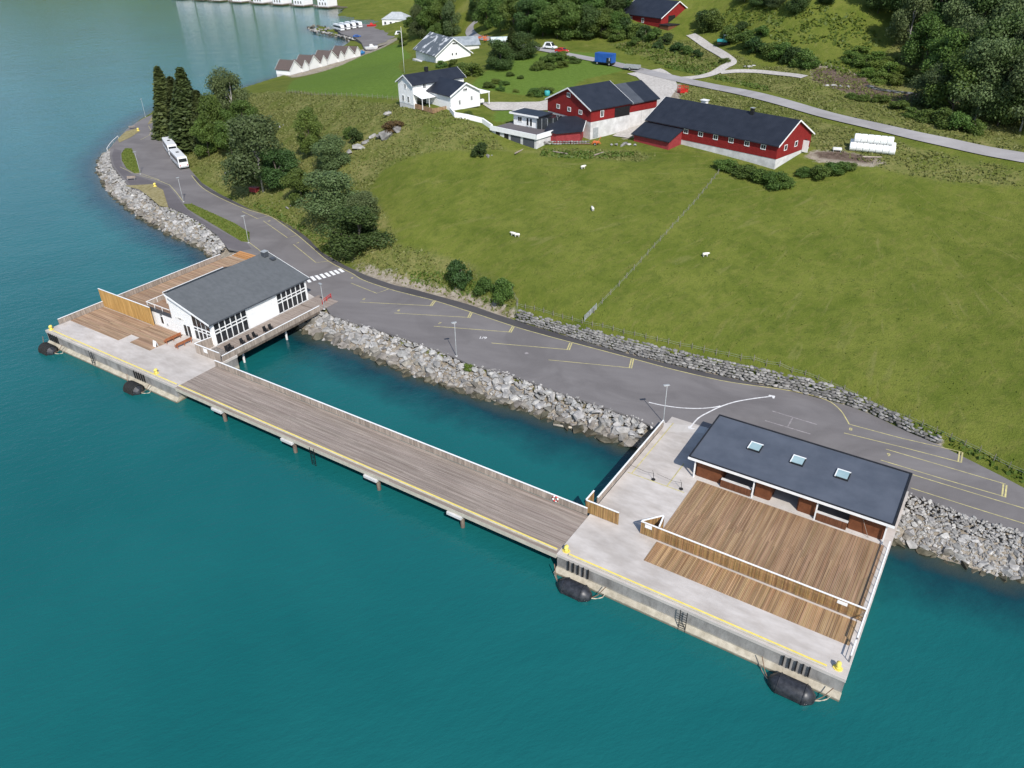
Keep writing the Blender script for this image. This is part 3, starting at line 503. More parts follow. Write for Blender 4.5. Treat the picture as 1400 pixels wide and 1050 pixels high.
# ================================================================ the quay
CON=M['concrete']
def staincrete():
    m,nt,b=newmat('tide_marked_concrete');p=coords(nt,'pos',PA,(1,1,1));s=nt.nodes.new('ShaderNodeSeparateXYZ');nt.links.new(p,s.inputs[0])
    st=noise(nt,coords(nt,'pos',PA,(.55,.55,.22)),1.1,5,.68)
    c=ramp2(nt,st,(.12,.112,.106),(.33,.315,.298),.30,.68)
    low=ramp2(nt,noise(nt,p,1.1,4),(.30,.265,.20),(.46,.415,.33),.35,.65)
    h=math_(nt,'ADD',s.outputs[2],math_(nt,'MULTIPLY',math_(nt,'SUBTRACT',st,.5),.5))
    k=ramp2(nt,math_(nt,'MULTIPLY',h,.5),(1,1,1),(0,0,0),.34,.48)
    c=mix(nt,k,c,low)
    k2=ramp2(nt,h,(1,1,1),(0,0,0),.10,.32);c=mix(nt,math_(nt,'MULTIPLY',k2,.75),c,(.10,.085,.05))
    nt.links.new(c,b.inputs['Base Color']);b.inputs['Roughness'].default_value=.85;bumpn(nt,b,noise(nt,p,3,4,.7),.6,.02);return m
M['quay_wall']=staincrete()
def quay(label,u0,u1,depth,ext):
    t=qthing('concrete_quay',label,'quay',u0,0);L=u1-u0
    MB().box(0,.42,ZD-.45,L,depth,ZD).build('slab',CON,t,bevel=.02)
    MB().box(.06,.50,-4,L-.06,depth-.1,ZD-.452).build('wall',M['quay_wall'],t)
    m=MB();m.add([(.02,-.05,-4),(L-.02,-.05,-4),(L-.02,-.05,.30),(.02,-.05,.30),(.02,.498,-4),(L-.02,.498,-4),(L-.02,.498,.72),(.02,.498,.72)],[(0,1,2,3),(3,2,6,7),(0,3,7,4),(1,5,6,2),(0,4,5,1)]);m.build('plinth',M['quay_wall'],t)
    return t
def kerb(t,a,b,v=.86): 
    MB().box(a,v-.16,ZD+.003,b,v+.16,ZD+.20).build('kerb',M['kerb'],t,bevel=.03)
    MB().box(a+.02,v-.04,ZD+.203,b-.02,v+.165,ZD+.215).build('kerb_paint',M['yellow'],t)
ql=quay('concrete quay platform in front of the white waterfront building',-2.2,33.6,12.3,0);kerb(ql,1.9,35.5)
MB().box(0,12.31,ZD-.4,30.4,43.5,ZD-.035).build('rear_slab',CON,ql)
for u in (1,8,15,22,29):
    for v in (16,23,30): MB().tube([(u,v,-4),(u,v,ZD-.4)],.28,10).build('pile',M['pile'],ql,smooth=True)
qr=quay('broad concrete quay platform beneath the brown timber decks',100.9,132.2,33.0,0);kerb(qr,1.3,29.4)
def fender_rails(t,u):
    for k in range(5): blk('fender_rail',M['black'],t,(u+k*.62,.34,ZD-.98),(.13,.16,1.35))
for t,u in ((ql,.9),(ql,25.2),(qr,1.6),(qr,25.6)): fender_rails(t,u)
# ---- timber boardwalk between the platforms
bw=qthing('boardwalk','long weathered grey timber boardwalk joining the two concrete platforms','boardwalk',33.6,0)
LB=67.3;rows=46;bwid=(7.95-.32)/rows
cuts=[0,11.3,22.4,33.6,44.8,56.1,LB]
for i in range(rows):
    off=((i*37)%11)*.42-2.1
    for k in range(6):
        a=cuts[k]+(off if 0<k else .01);b=cuts[k+1]+(off if k<5 else -.01)
        blk('plank',M['wood_grey'],bw,((a+b)/2,.32+bwid*(i+.5),ZD-.03+.004*((i*7+k*3)%3)),(b-a-.02,bwid-.022,.06))
MB().box(0,.30,ZD-.62,LB,.52,ZD-.063).build('edge_beam',M['kerb'],bw)
MB().box(0,.53,ZD-.5,LB,7.9,ZD-.065).build('deck_frame',M['pile'],bw)
MB().box(.2,.70,ZD+.012,LB-.2,1.0,ZD+.2).build('kerb',M['kerb'],bw,bevel=.03)
MB().box(.22,.82,ZD+.203,LB-.22,1.005,ZD+.215).build('kerb_paint',M['yellow'],bw)
for u in (9.5,24.2,39.6,53.1):
    MB().box(u-1.1,.05,ZD-1.05,u+1.1,.9,ZD-.63).build('bearing_block',M['foundation'],bw,bevel=.03)
    for v in (.75,3.9,7.2): MB().tube([(u+.8,v,-4),(u+.8,v,ZD-.6)],.27,10).build('pile',M['pile'],bw,smooth=True)
# ---- decks
def deck(label,u0,v0,L,W,n,along,mat,segs):
    t=qthing('timber_deck',label,'deck',u0,v0,ZD);w=(W if along=='u' else L)/n
    for i in range(n):
        ln=L if along=='u' else W;c=[0]+[ln*(s+1)/segs+((i*29+s*13)%7-3)*.25 for s in range(segs-1)]+[ln]
        for s in range(segs):
            a,b=c[s],c[s+1];z=.03+.003*((i*5+s)%4)
            if along=='u': blk('plank',mat,t,((a+b)/2,w*(i+.5),z),(b-a-.015,w-.018,.06))
            else: blk('plank',mat,t,(w*(i+.5),(a+b)/2,z),(w-.03,b-a-.015,.06))
    return t
deck('large brown plank terrace in front of the dark flat-roofed pavilion',109.35,8.75,22.2,12.45,148,'v',M['wood_brown'],2)
deck('narrow brown plank strip along the outer side of the slatted fence',109.6,4.65,21.9,3.5,146,'v',M['wood_lit'],1)
d1=deck('tan plank deck in front of the tall golden fence',-1.95,4.95,14.2,6.5,43,'u',M['wood_tan'],2)
deck('tan plank deck beside the white building doorway',12.3,7.45,7.8,4.6,31,'u',M['wood_tan'],1)
deck('short tan plank strip ending at the rounded concrete patch',14.6,5.55,5.4,1.85,12,'u',M['wood_tan'],1)
deck('long tan plank side deck between the white building and the sea railing',-1.95,11.75,13.0,28.6,190,'u',M['wood_tan'],1)
deck('grey plank landing at the road end of the restaurant terrace',28.35,31.4,5.1,4.6,30,'u',M['wood_grey'],1)
st=qthing('timber_steps','orange timber steps from the side deck up to the footpath','steps',-1.6,40.6,ZD)
for k in range(4): MB().box(0,k*.62,.0,7.6,k*.62+.5,.10+.07*k).build('tread',M['step_wood'],st)
# ---- fences and railings
def board_fence(label,u0,v0,u1,v1,h,n,mat,cap=True,gap=.02,name='fence',cat='fence',z=ZD,base=.05,thick=.03,posts=True):
    L=math.hypot(u1-u0,v1-v0);a=math.atan2(v1-v0,u1-u0);x,y=Q(u0,v0)
    t=thing(name,label,cat,(x,y,z),PA+a);w=L/n
    for i in range(n): blk('slat',mat,t,(w*(i+.5),0,base+(h-base)/2),(w-gap,thick,h-base))
    if posts:
        k=max(2,int(L/2.2)+1)
        for i in range(k): blk('post',mat,t,(.05+(L-.1)*i/(k-1),.075,h/2),(.09,.09,h))
    for zz in (.3*h,.85*h): blk('rail',mat,t,(L/2,.040,zz),(L,.045,.09))
    if cap: blk('cap',M['white'],t,(L/2,.02,h+.03),(L+.04,.19,.055))
    return t
sf=board_fence('slatted timber fence with white cap dividing the two brown decks',107.4,8.45,131.9,8.45,1.8,224,M['wood_fence'],gap=.035)
board_fence('short slatted fence panel slanting back from the corner of the dividing fence',107.45,8.6,109.15,10.7,1.8,24,M['wood_fence'],gap=.02)
board_fence('short slatted return panel closing the triangular end of the dividing fence',109.2,10.6,109.5,8.72,1.8,17,M['wood_fence'],gap=.02)
board_fence('slatted windbreak fence at the end of the boardwalk railing',100.35,8.35,104.6,8.35,1.85,36,M['wood_fence'],gap=.014)
board_fence('short slatted side panel behind the boardwalk windbreak',100.3,8.45,100.3,10.4,1.85,16,M['wood_fence'],gap=.014)
board_fence('tall golden board fence running from the sea railing to the white building',-2.3,11.6,12.75,11.6,3.55,100,M['wood_orange'],gap=.01)
board_fence('pale board screen with a white notice at the terrace corner',27.4,9.15,33.4,9.15,1.75,32,M['wood_pale'],gap=.012)
board_fence('pale board screen between the terrace and the white building',27.4,9.3,27.9,12.2,1.75,16,M['wood_pale'],gap=.012)
board_fence('long pale board railing with white top along the boardwalk',33.6,7.95,100.7,7.95,1.05,268,M['wood_pale'],gap=.015,name='railing',cat='railing')
board_fence('pale board railing with white top on the open sea side of the deck',-2.05,3.0,-2.05,38.3,1.05,235,M['wood_pale'],gap=.02,name='railing',cat='railing')
board_fence('pale board railing with white top beside the concrete ramp',100.85,10.4,100.85,30.0,1.05,130,M['wood_pale'],gap=.01,name='railing',cat='railing')
board_fence('pale board railing with white top along the restaurant terrace over the lagoon',33.4,9.6,33.4,31.3,1.0,144,M['wood_pale'],gap=.02,name='railing',cat='railing')
def frame_rail(label,u,v0,v1,h,z=ZD):
    x,y=Q(u,v0);t=thing('railing',label,'railing',(x,y,z),PA+math.pi/2);L=v1-v0;k=max(2,int(L/1.25)+1)
    for i in range(k): blk('post',M['black'],t,(.04+(L-.08)*i/(k-1),0,h/2),(.06,.06,h))
    for zz in (.12,.55*h,.95*h): blk('rail',M['black'],t,(L/2,0,zz),(L,.04,.05))
    blk('cap',M['white'],t,(L/2,0,h+.03),(L+.05,.15,.06));return t
frame_rail('black framed railing with white top beside the outermost yellow bollard',131.95,2.6,4.75,1.0)
frame_rail('black framed railing with white top at the end of the front plank strip',131.98,4.8,8.4,1.35)
frame_rail('long black framed railing with white top at the end of the large terrace',132.0,8.6,20.9,1.1)
def notice(label,t,x,z,w,h):
    n=tag(blk('notice_board',M['white'],None,(0,0,0),(w,.03,h)),label,'sign');p=t.matrix_basis@Vector((x,-.045,z));n.location=p;n.rotation_euler=t.rotation_euler;return n
notice('white notice board on the corner of the dividing fence',sf,.95,1.45,.85,.5)
notice('white notice board at the railing end of the dividing fence',sf,22.3,1.45,1.0,.42)
sc=[o for o in bpy.data.objects if o.get('label','').startswith('pale board screen with')][0]
notice('white notice board on the pale terrace screen',sc,2.6,1.2,.95,.75)
# ---- bollards, fenders, ladders, chains
def bollard(label,x,y,z,s=1,name='mooring_bollard'):
    t=thing(name,label,'bollard',(x,y,z),PA,'yellow mooring bollards')
    MB().prism([(.55*math.cos(a)*s,.45*math.sin(a)*s) for a in [i*math.pi/4+math.pi/8 for i in range(8)]],0,.10*s).build('base_plate',M['yellow'],t)
    MB().tube([(0,0,.1*s),(0,0,.22*s),(0,.05*s,.42*s),(0,.1*s,.56*s)],[.34*s,.24*s,.22*s,.25*s],12).build('neck',M['yellow'],t,smooth=True)
    MB().tube([(0,.34*s,.62*s),(0,.2*s,.68*s),(0,-.1*s,.66*s),(0,-.34*s,.56*s)],[.12*s,.27*s,.27*s,.13*s],12).build('head',M['yellow'],t,smooth=True)
    return t
for u,v,l in ((-1.5,1.15,'yellow mooring bollard at the seaward corner by the sea railing'),(27.4,1.5,'yellow mooring bollard where the concrete meets the grey boardwalk'),(101.6,1.35,'yellow mooring bollard at the boardwalk end by the slatted windbreak'),(131.2,1.35,'yellow mooring bollard at the outermost concrete corner')):
    x,y=Q(u,v);bollard(l,x,y,ZD,.88)
bollard('yellow mooring bollard on the dry grass beside the footpath',-93.89,204.03,ZD,1.05);bollard('yellow mooring bollard near the picnic table on the headland',-123.22,265.83,ZD,1.05)
def fender(label,u,r,L,ribs,tilt):
    x,y=Q(u,-1.0-r*.25);t=thing('floating_fender',label,'fender',(x,y,.25),PA,'black floating fenders')
    prof=[(-L/2,.25*r),(-L/2+.12,.48*r),(-L/2+.75,.96*r),(-L/2+1.0,r),(L/2-1.0,r),(L/2-.75,.96*r),(L/2-.12,.48*r),(L/2,.25*r)]
    MB().tube([(a,0,0) for a,_ in prof],[b for _,b in prof],14).build('body',M['rubber'],t,smooth=not ribs)
    if ribs:
        for k in range(7):
            a=-L/2+.75+(L-1.5)*k/6;m=MB();m.tube([(a,(r+.02)*math.cos(q),(r+.02)*math.sin(q)) for q in [i*math.pi/9 for i in range(18)]]+[(a,r+.02,0)],.13,6);m.build('tyre',M['tyre'],t,smooth=True)
    else:
        for s in (-1,1): MB().tube([(s*(L/2-1.02),(r+.03)*math.cos(q),(r+.03)*math.sin(q)) for q in [i*math.pi/9 for i in range(19)]],.05,6).build('hoop',M['rubber'],t)
        MB().box(-L/2+.9,-r-.05,-.06,L/2-.9,-r+.05,.06).build('rubbing_strip',M['rubber'],t)
    for s in (-1,1):
        MB().tube([(s*L/2,0,0),(s*(L/2+.5),.5,.25),(s*(L/2+1.15),1.12,1.35)],.05,6).build('chain',M['rust'],t)
        MB().tube([(s*(L/2-.1),0,-.1),(s*(L/2+.5),.5,-.3),(s*(L/2+.9),.9,-.2),(s*(L/2+1.1),1.0,.25)],.06,6).build('rope',M['rope'],t)
fender('ribbed black tyre fender floating by the seaward corner bollard',.4,1.05,3.6,True,0)
fender('ribbed black tyre fender floating where the boardwalk begins',24.6,1.05,3.6,True,0)
fender('smooth black cylindrical fender floating at the boardwalk end of the quay',104.2,1.02,4.2,False,0)
fender('smooth black cylindrical fender floating at the outermost quay corner',128.0,1.1,4.5,False,0)
def ladder(label,u):
    t=qthing('quay_ladder',label,'ladder',u,-.02,0,'black quay ladders')
    for s in (0,.75): blk('stile',M['black'],t,(s,0,ZD/2-.05),(.07,.07,ZD+.4))
    for k in range(8): blk('rung',M['black'],t,(.375,0,.05+k*.34),(.7,.045,.045))
    return t
ladder('black ladder on the broad concrete quay wall',115.9);ladder('black ladder on the concrete wall below the tan deck',11.5);ladder('black ladder hanging below the grey boardwalk',62.6)
# ---- ramp markings, cable stands
rp=qthing('ramp_marking','worn yellow box markings on the concrete ramp','road marking',100.9,18,ZD)
for a,b,c,d in ((.3,0,8.0,.14),(.75,.18,.9,13.6),(5.6,.18,5.75,5.6)): MB().box(a,b,.004,c,d,.012).build('line',M['yellow_line'],rp)
for u,v,l in ((104.6,18.4,'black wire stand on the yellow line near the middle of the ramp'),(108.3,18.5,'black wire stand on the yellow line by the pavilion corner')):
    t=qthing('barrier_stand',l,'barrier stand',u,v,ZD,'barrier stands across the ramp')
    MB().tube([(0,0,0),(0,0,.08)],.26,12).build('foot',M['tyre'],t)
    MB().tube([(0,0,.08),(-.05,0,1.0)],.035,6).build('pole',M['black'],t);MB().tube([(-.05,0,.95),(-.35,.3,1.15)],.02,5).build('hook',M['black'],t)
    MB().tube([(-.05,0,.98),(-1.2,.1,.72),(-3.4,.1,.95)],.018,5).build('wire',M['black'],t)
lb=qthing('life_ring','red and white life ring hanging on the boardwalk railing','life ring',96.4,7.88,ZD)
ringc=[(.36*math.cos(a),-.06,.68+.36*math.sin(a)) for a in [i*math.pi/8 for i in range(17)]]
for k in range(4): MB().tube(ringc[k*4:k*4+3],.1,8).build('white_segment',M['white'],lb,smooth=True);MB().tube(ringc[k*4+2:k*4+5],.102,8).build('red_segment',M['red_paint'],lb,smooth=True)
# ================================================================ pavilion
pv=qthing('pavilion','dark flat-roofed timber pavilion with three skylights facing the plank terrace','pavilion',107.85,21.2,ZD)
MB().box(.55,.3,.003,23.4,10.4,.10).build('floor',M['concrete_road'],pv)
H0=2.95
rfm=MB();rfm.hexa([(0,0,H0+.02),(24.1,0,H0+.02),(24.1,10.7,H0+.22),(0,10.7,H0+.22)],[(0,0,H0+.24),(24.1,0,H0+.24),(24.1,10.7,H0+.44),(0,10.7,H0+.44)]);rf=rfm.build('roof',M['roof_slate'],pv)
for (x0,y0,x1,y1) in ((0,-.02,24.1,.12),(0,10.5,24.1,10.72),(-.02,.125,.16,10.495),(23.86,.125,24.12,10.495)):
    z0=H0+.2+.0187*y0;z1=H0+.2+.0187*y1
    MB().hexa([(x0,y0,z0-.2),(x1,y0,z0-.2),(x1,y1,z1-.2),(x0,y1,z1-.2)],[(x0,y0,z0+.13),(x1,y0,z0+.13),(x1,y1,z1+.13),(x0,y1,z1+.13)]).build('edge_flashing',M['roof_edge'],rf)
MB().box(-.05,-.10,H0-.12,24.15,-.025,H0+.20).build('fascia',M['white'],pv)
for x in (6.45,11.8,17.1):
    y=6.0;z=H0+.25+.0187*y
    sk=MB().box(x-.80,y-.85,z-.05,x+.80,y+.85,z+.17).build('skylight',M['roof_edge'],pv)
    m=MB();m.box(x-.66,y-.72,z+.171,x+.66,y+.72,z+.215);m.build('pane',M['glass_sky'],sk)
    fr=MB();fr.box(x-.78,y+.722,z+.175,x+.78,y+.86,z+.25);fr.box(x-.78,y-.83,z+.175,x-.665,y+.72,z+.25);fr.build('frame',M['white'],sk)
for x in (.85,8.35,15.85,23.4): blk('post',M['white'],pv,(x,.35,H0/2),(.16,.16,H0-.02))
BC=M['brown_clad']
for a,b in ((1.0,4.1),(8.5,10.3),(13.75,15.7),(19.5,23.2)): MB().box(a,.75,.10,b,.90,H0-.01).build('wall_panel',BC,pv)
MB().box(.75,.9,.10,.87,10.1,H0-.01).build('side_wall',BC,pv);MB().box(23.25,.9,.10,23.37,10.1,H0-.01).build('side_wall',BC,pv)
MB().box(.87,10.0,.10,23.25,10.12,H0+.1).build('rear_wall',BC,pv);MB().box(.9,4.4,.10,23.2,4.5,H0).build('inner_wall',M['wood_dark'],pv)
for a in (4.1,10.3,13.6,19.4): MB().box(a,.905,.10,a+.12,4.38,H0).build('partition',BC,pv)
for a,b in ((4.35,8.1),(15.95,19.4)):
    c=blk('counter',M['wood_dark'],pv,((a+b)/2,.55,.55),(b-a,.5,1.0))
    for k in range(4): blk('counter_board',M['wood_dark'],pv,((a+b)/2,.285,.2+k*.25),(b-a,.03,.22))
    blk('counter_top',M['foundation'],pv,((a+b)/2,.62,1.08),(b-a+.1,.42,.06))
MB().tube([(20.6,.72,2.6),(21.9,.35,.12)],.03,5).build('leaning_pole',M['wood_pale'],pv)
# ================================================================ white waterfront building
wb=qthing('waterfront_restaurant','white waterfront building with grey sloping roof and tall glazed walls','building',11.3,12.3,ZD)
WS=M['white_siding']
# main volume: x 6.4..16.9 (u 17.7..28.2), y 0..21.2 ; eave at 4.2 on the right, ridge 7.3 on the left
m=MB();m.add([(6.4,0,0),(16.9,0,0),(16.9,0,4.15),(6.9,0,7.05),(6.4,0,6.9),(6.4,21.3,0),(16.9,21.3,0),(16.9,21.3,4.15),(6.9,21.3,7.05),(6.4,21.3,6.9)],[(0,1,2,3,4),(9,8,7,6,5),(1,6,7,2),(0,4,9,5),(2,7,8,3),(3,8,9,4)]);m.build('wall',WS,wb)
m=MB();sl_=(7.22-4.18)/(17.3-6.75)
m.hexa([(17.3,-.55,4.10),(17.3,21.9,4.10),(6.75,21.9,7.14),(6.75,-.55,7.14)],[(17.3,-.55,4.30),(17.3,21.9,4.30),(6.75,21.9,7.34),(6.75,-.55,7.34)]);rf=m.build('roof',M['roof_grey'],wb)
for y0,y1 in ((-.63,-.552),(21.902,21.98)): MB().hexa([(17.3,y0,4.0),(17.3,y1,4.0),(6.75,y1,7.04),(6.75,y0,7.04)],[(17.3,y0,4.33),(17.3,y1,4.33),(6.75,y1,7.37),(6.75,y0,7.37)]).build('bargeboard',M['white'],rf)
MB().box(17.305,-.63,4.08,17.40,21.98,4.28).build('gutter',M['roof_mid'],rf)
ch=MB().box(7.3,20.0,7.0,8.3,21.0,7.95).build('vent_hood',M['roof_mid'],rf,bevel=.05);MB().box(7.25,19.95,7.96,8.35,21.05,8.05).build('vent_cap',M['steel'],ch)
MB().box(9.0,20.4,6.6,9.9,21.2,6.95).build('vent_box',M['roof_mid'],rf)
# lower left volume with balcony on top
MB().box(0,.0,0,6.39,16.5,3.0).build('annex_wall',WS,wb);MB().box(-.05,-.05,3.003,6.38,16.55,3.12).build('balcony_floor',M['wood_tan'],wb)
MB().box(-.06,-.09,2.55,6.38,-.052,3.35).build('grey_band',M['roof_mid'],wb)  # flat grey band across the top of the annex front
bal=MB();bal.box(-.1,-.12,4.02,6.3,-.02,4.10);bal.box(-.1,-.02,4.02,0.0,16.5,4.10);bal.build('balcony_handrail',M['white'],wb)
for x,y in [(-.05,k*2.0) for k in range(9)]+[(2.1,-.06),(4.2,-.06)]: blk('baluster',M['white'],wb,(x,y,3.57),(.07,.07,.9))
for k in range(8): MB().box(-.04,k*2+.1,3.2,-.01,k*2+1.9,3.95).build('balustrade_panel',M['wood_pale'],wb)
# roof over the balcony, lower than the ridge, with white fascia
MB().hexa([(1.7,2.4,5.1),(6.74,2.4,6.75),(6.74,15.4,6.75),(1.7,15.4,5.1)],[(1.7,2.4,5.28),(6.74,2.4,6.93),(6.74,15.4,6.93),(1.7,15.4,5.28)]).build('balcony_roof',M['roof_edge'],wb)
MB().box(1.56,2.35,5.02,1.695,15.45,5.34).build('balcony_fascia',M['white'],wb)
for y in (2.6,8.8,15.2): blk('balcony_post',M['white'],wb,(1.85,y,4.1),(.16,.16,2.0))
MB().box(6.33,.6,3.2,6.397,2.2,5.3).build('balcony_door',M['glass'],wb)
# terrace deck over the water
td=qthing('terrace_deck','plank terrace on posts over the lagoon beside the glazed wall','terrace',28.3,9.3,ZD)
for i in range(34): blk('plank',M['wood_grey'],td,(.08+.15*i,11.05,-.03),(.135,22.0,.06))
MB().box(.0,.05,-.45,5.1,22.0,-.062).build('deck_frame',M['pile'],td)
for v in (4.9,14.4,21): MB().tube([(4.1,v,-5.5),(4.1,v,-.45)],.19,10).build('post',M['foundation'],td,smooth=True)
def grid_window(parent,x,y,nx_,w,h,z,ax,gap=.12,name='window'):
    """row of panes with white mullions on a wall facing +x (ax='x') or -y (ax='y')"""
    for k in range(nx_):
        c=k*(w+gap)+w/2
        if ax=='x': p=blk(name,M['glass'],parent,(x+.03,y+c,z+h/2),(.06,w,h))
        else: p=blk(name,M['glass'],parent,(x+c,y-.03,z+h/2),(w,.06,h))
    for k in range(nx_+1):
        c=k*(w+gap)-gap/2
        if ax=='x': blk('mullion',M['white'],parent,(x+.06,y+c,z+h/2),(.12,gap-.005,h+.1))
        else: blk('mullion',M['white'],parent,(x+c,y-.06,z+h/2),(gap-.005,.12,h+.1))
for y0 in (.45,14.1):
    for z,h in ((.25,1.75),(2.28,.28),(2.82,1.05)): grid_window(wb,16.9,y0,6,.98,h,z,'x',.16)
for z,h in ((.3,1.5),(2.1,.28)): grid_window(wb,12.2,0,4,.9,h,z,'y',.2)
for k in range(4):   # gable panes follow the roof slope
    x=12.2+k*1.1;zt=lambda q:7.0-(q-6.9)*.29-.42
    MB().add([(x,-.06,2.7),(x+.9,-.06,2.7),(x+.9,-.06,zt(x+.9)-.25),(x,-.06,zt(x)-.25),(x,.0,2.7),(x+.9,.0,2.7),(x+.9,.0,zt(x+.9)-.25),(x,.0,zt(x)-.25)],[(0,1,2,3),(0,4,5,1),(1,5,6,2),(2,6,7,3),(3,7,4,0)]).build('gable_window',M['glass'],wb)
grid_window(wb,9.3,0,2,.85,2.0,.08,'y',.12,'door');blk('sign_panel',M['offwhite'],wb,(8.6,-.02,3.0),(2.2,.04,.35));
place('lettering',text_mesh('Kafé',.42,M['black'],'lettering'),wb,(8.6,-.046,3.0),rot=(math.pi/2,0,0))
dw=blk('window',M['glass'],wb,(3.3,-.03,1.35),(.6,.06,1.3));blk('frame',M['white'],wb,(3.3,-.02,1.35),(.8,.035,1.5))
blk('lamp',M['black'],wb,(3.3,-.08,2.35),(.45,.14,.1));blk('wall_vent',M['steel'],wb,(4.6,-.05,.8),(.25,.1,.4))
# ---- furniture
def bench(label,u,v):
    t=qthing('slatted_bench',label,'bench',u,v,ZD,'red-brown timber benches')
    for k in range(5): blk('seat_slat',M['bench_wood'],t,(.12+k*.1,1.55,.46),(.085,3.1,.04))
    for k in range(4): blk('back_slat',M['bench_wood'],t,(.66+k*.03,1.55,.58+k*.14),(.035,3.1,.11))
    for y in (.2,1.55,2.9): blk('leg',M['bench_wood'],t,(.15,y,.22),(.08,.09,.44));blk('leg',M['bench_wood'],t,(.66,y,.45),(.08,.09,.9))
    blk('armrest',M['bench_wood'],t,(.35,.08,.68),(.6,.08,.05));blk('armrest',M['bench_wood'],t,(.35,3.02,.68),(.6,.08,.05));return t
bench('red-brown slatted bench on the tan planks by the white doorway',19.9,8.3);bench('red-brown slatted bench on bare concrete near the pale screen',22.9,8.2)
ab=qthing('sandwich_board','white folding sandwich board at the edge of the tan planks','sandwich board',19.3,6.7,ZD+.06)
for s in (0,1): m=MB();m.hexa([(0,s*.55,0),(.75,s*.55,0),(.75,s*.55+.03,0),(0,s*.55+.03,0)],[(0,.26,1.1),(.75,.26,1.1),(.75,.29,1.1),(0,.29,1.1)]);m.build('panel',M['white'],ab)
def lounge_chair(label,u,v,rz):
    x,y=Q(u,v);t=thing('lounge_chair',label,'chair',(x,y,ZD),PA+rz,'black lounge chairs on the terrace')
    blk('seat',M['black'],t,(0,0,.38),(.62,.6,.1));m=MB();m.hexa([(-.3,.24,.4),(.3,.24,.4),(.3,.33,.4),(-.3,.33,.4)],[(-.3,.40,1.0),(.3,.40,1.0),(.3,.47,1.0),(-.3,.47,1.0)]);m.build('backrest',M['black'],t)
    for sx in (-.29,.29):
        blk('armrest',M['black'],t,(sx,.02,.6),(.07,.62,.05))
        for sy in (-.25,.27): blk('leg',M['black'],t,(sx,sy,.3),(.06,.06,.6))
for k,(u,v) in enumerate(((31.45,12.2),(31.4,13.0),(31.5,15.3),(31.5,16.7),(31.5,18.0),(31.4,20.4),(31.6,21.4))):
    lounge_chair(ORD[k]+' black lounge chair on the plank terrace, counted from the pale screen',u,v,math.pi/2+.15*((k*5)%3-1))
# ---- lamp posts
def lamp(label,x,y,arm=0,h=6.1):
    t=thing('lamp_post',label,'lamp post',(x,y,ZD),arm,'grey lamp posts along the quay road')
    MB().tube([(0,0,0),(0,0,.5),(0,0,h)],[.09,.065,.045],8).build('pole',M['steel'],t,smooth=True)
    MB().box(-.55,-.2,h,.35,.2,h+.10).build('lamp_head',M['steel'],t,bevel=.04);blk('lens',M['white'],t,(-.15,0,h-.02),(.55,.3,.03))
    MB().tube([(0,0,0),(0,0,.12)],.2,10).build('foot',M['foundation'],t)
x,y=Q(100.45,31.0);lamp('grey lamp post at the head of the concrete ramp',x,y,R(10))
lamp('grey lamp post on the weedy verge above the lagoon rocks',-8.96,110.24,R(20));lamp('grey lamp post at the tip of the long green island by the orange steps',-57.26,162.07,R(40))
lamp('grey lamp post at the narrow end of the round green island',-102.43,215.70,R(60));lamp('grey lamp post between the footpath fork and the long green island',-81.70,190.91,R(60));lamp('grey lamp post on the headland beside the picnic table',-128.87,286.31,R(70))
x,y=Q(33.6,32.2);lamp('grey lamp post by the red barrier at the terrace end',x,y,R(-50),5)
rb=thing('barrier','low red barrier beside the terrace end and parking','barrier',(-34.16,131.65,ZD),R(70))
for s in (0,1.5,3): blk('post',M['red_paint'],rb,(s-1.5,0,.45),(.1,.1,.9))
for z in (.5,.85): blk('rail',M['red_paint'],rb,(0,0,z),(3.2,.06,.12))
# ================================================================ stones
def rock_mesh(seed,mat,sx=1,sy=.8,sz=.62,n=13):
    r=np.random.default_rng(seed);p=r.normal(size=(n,3));p/=np.linalg.norm(p,axis=1)[:,None];p*=r.uniform(.82,1.0,(n,1))*np.array([sx,sy,sz])*.5*1.15
    bm=bmesh.new();[bm.verts.new(q) for q in p];bmesh.ops.convex_hull(bm,input=bm.verts[:]);bmesh.ops.delete(bm,geom=[v for v in bm.verts if not v.link_faces],context='VERTS')
    bmesh.ops.recalc_face_normals(bm,faces=bm.faces[:]);me=bpy.data.meshes.new('stone');bm.to_mesh(me);bm.free();me.materials.append(mat);return me
ROCKS={k:[rock_mesh(100*i+j,M[k]) for j in range(12)] for i,k in enumerate(('boulder','boulder_wet','fieldstone','boulder_tide'))}
SLABS=[rock_mesh(900+j,M['fieldstone'],1,.62,.52,14) for j in range(12)]
def joined(name,items,mat,parent,kind='stuff'):
    """many small stones as one part; a tint per stone keeps them apart"""
    V=[];F=[];n=0
    for me,loc,rot,sc in items:
        m=Matrix.Translation(loc)@Euler(rot).to_matrix().to_4x4()@Matrix.Diagonal((*sc,1))
        V+=[tuple(m@v.co) for v in me.vertices];F+=[tuple(i+n for i in p.vertices) for p in me.polygons];n=len(V)
    me=bpy.data.meshes.new(name);me.from_pydata(V,[],F);me.materials.append(mat);return place(name,me,parent,kind=kind)
M['stone_mass']=pm('mixed_stone_mass',(.19,.18,.17),(.40,.385,.36),1.1,.88,.03,big=.2)
def arcpts(P,n):
    P=np.array(P,float);d=np.r_[0,np.cumsum(np.hypot(*np.diff(P,axis=0).T))];s=np.linspace(0,d[-1],n);return np.stack([np.interp(s,d,P[:,0]),np.interp(s,d,P[:,1])],1),d[-1]
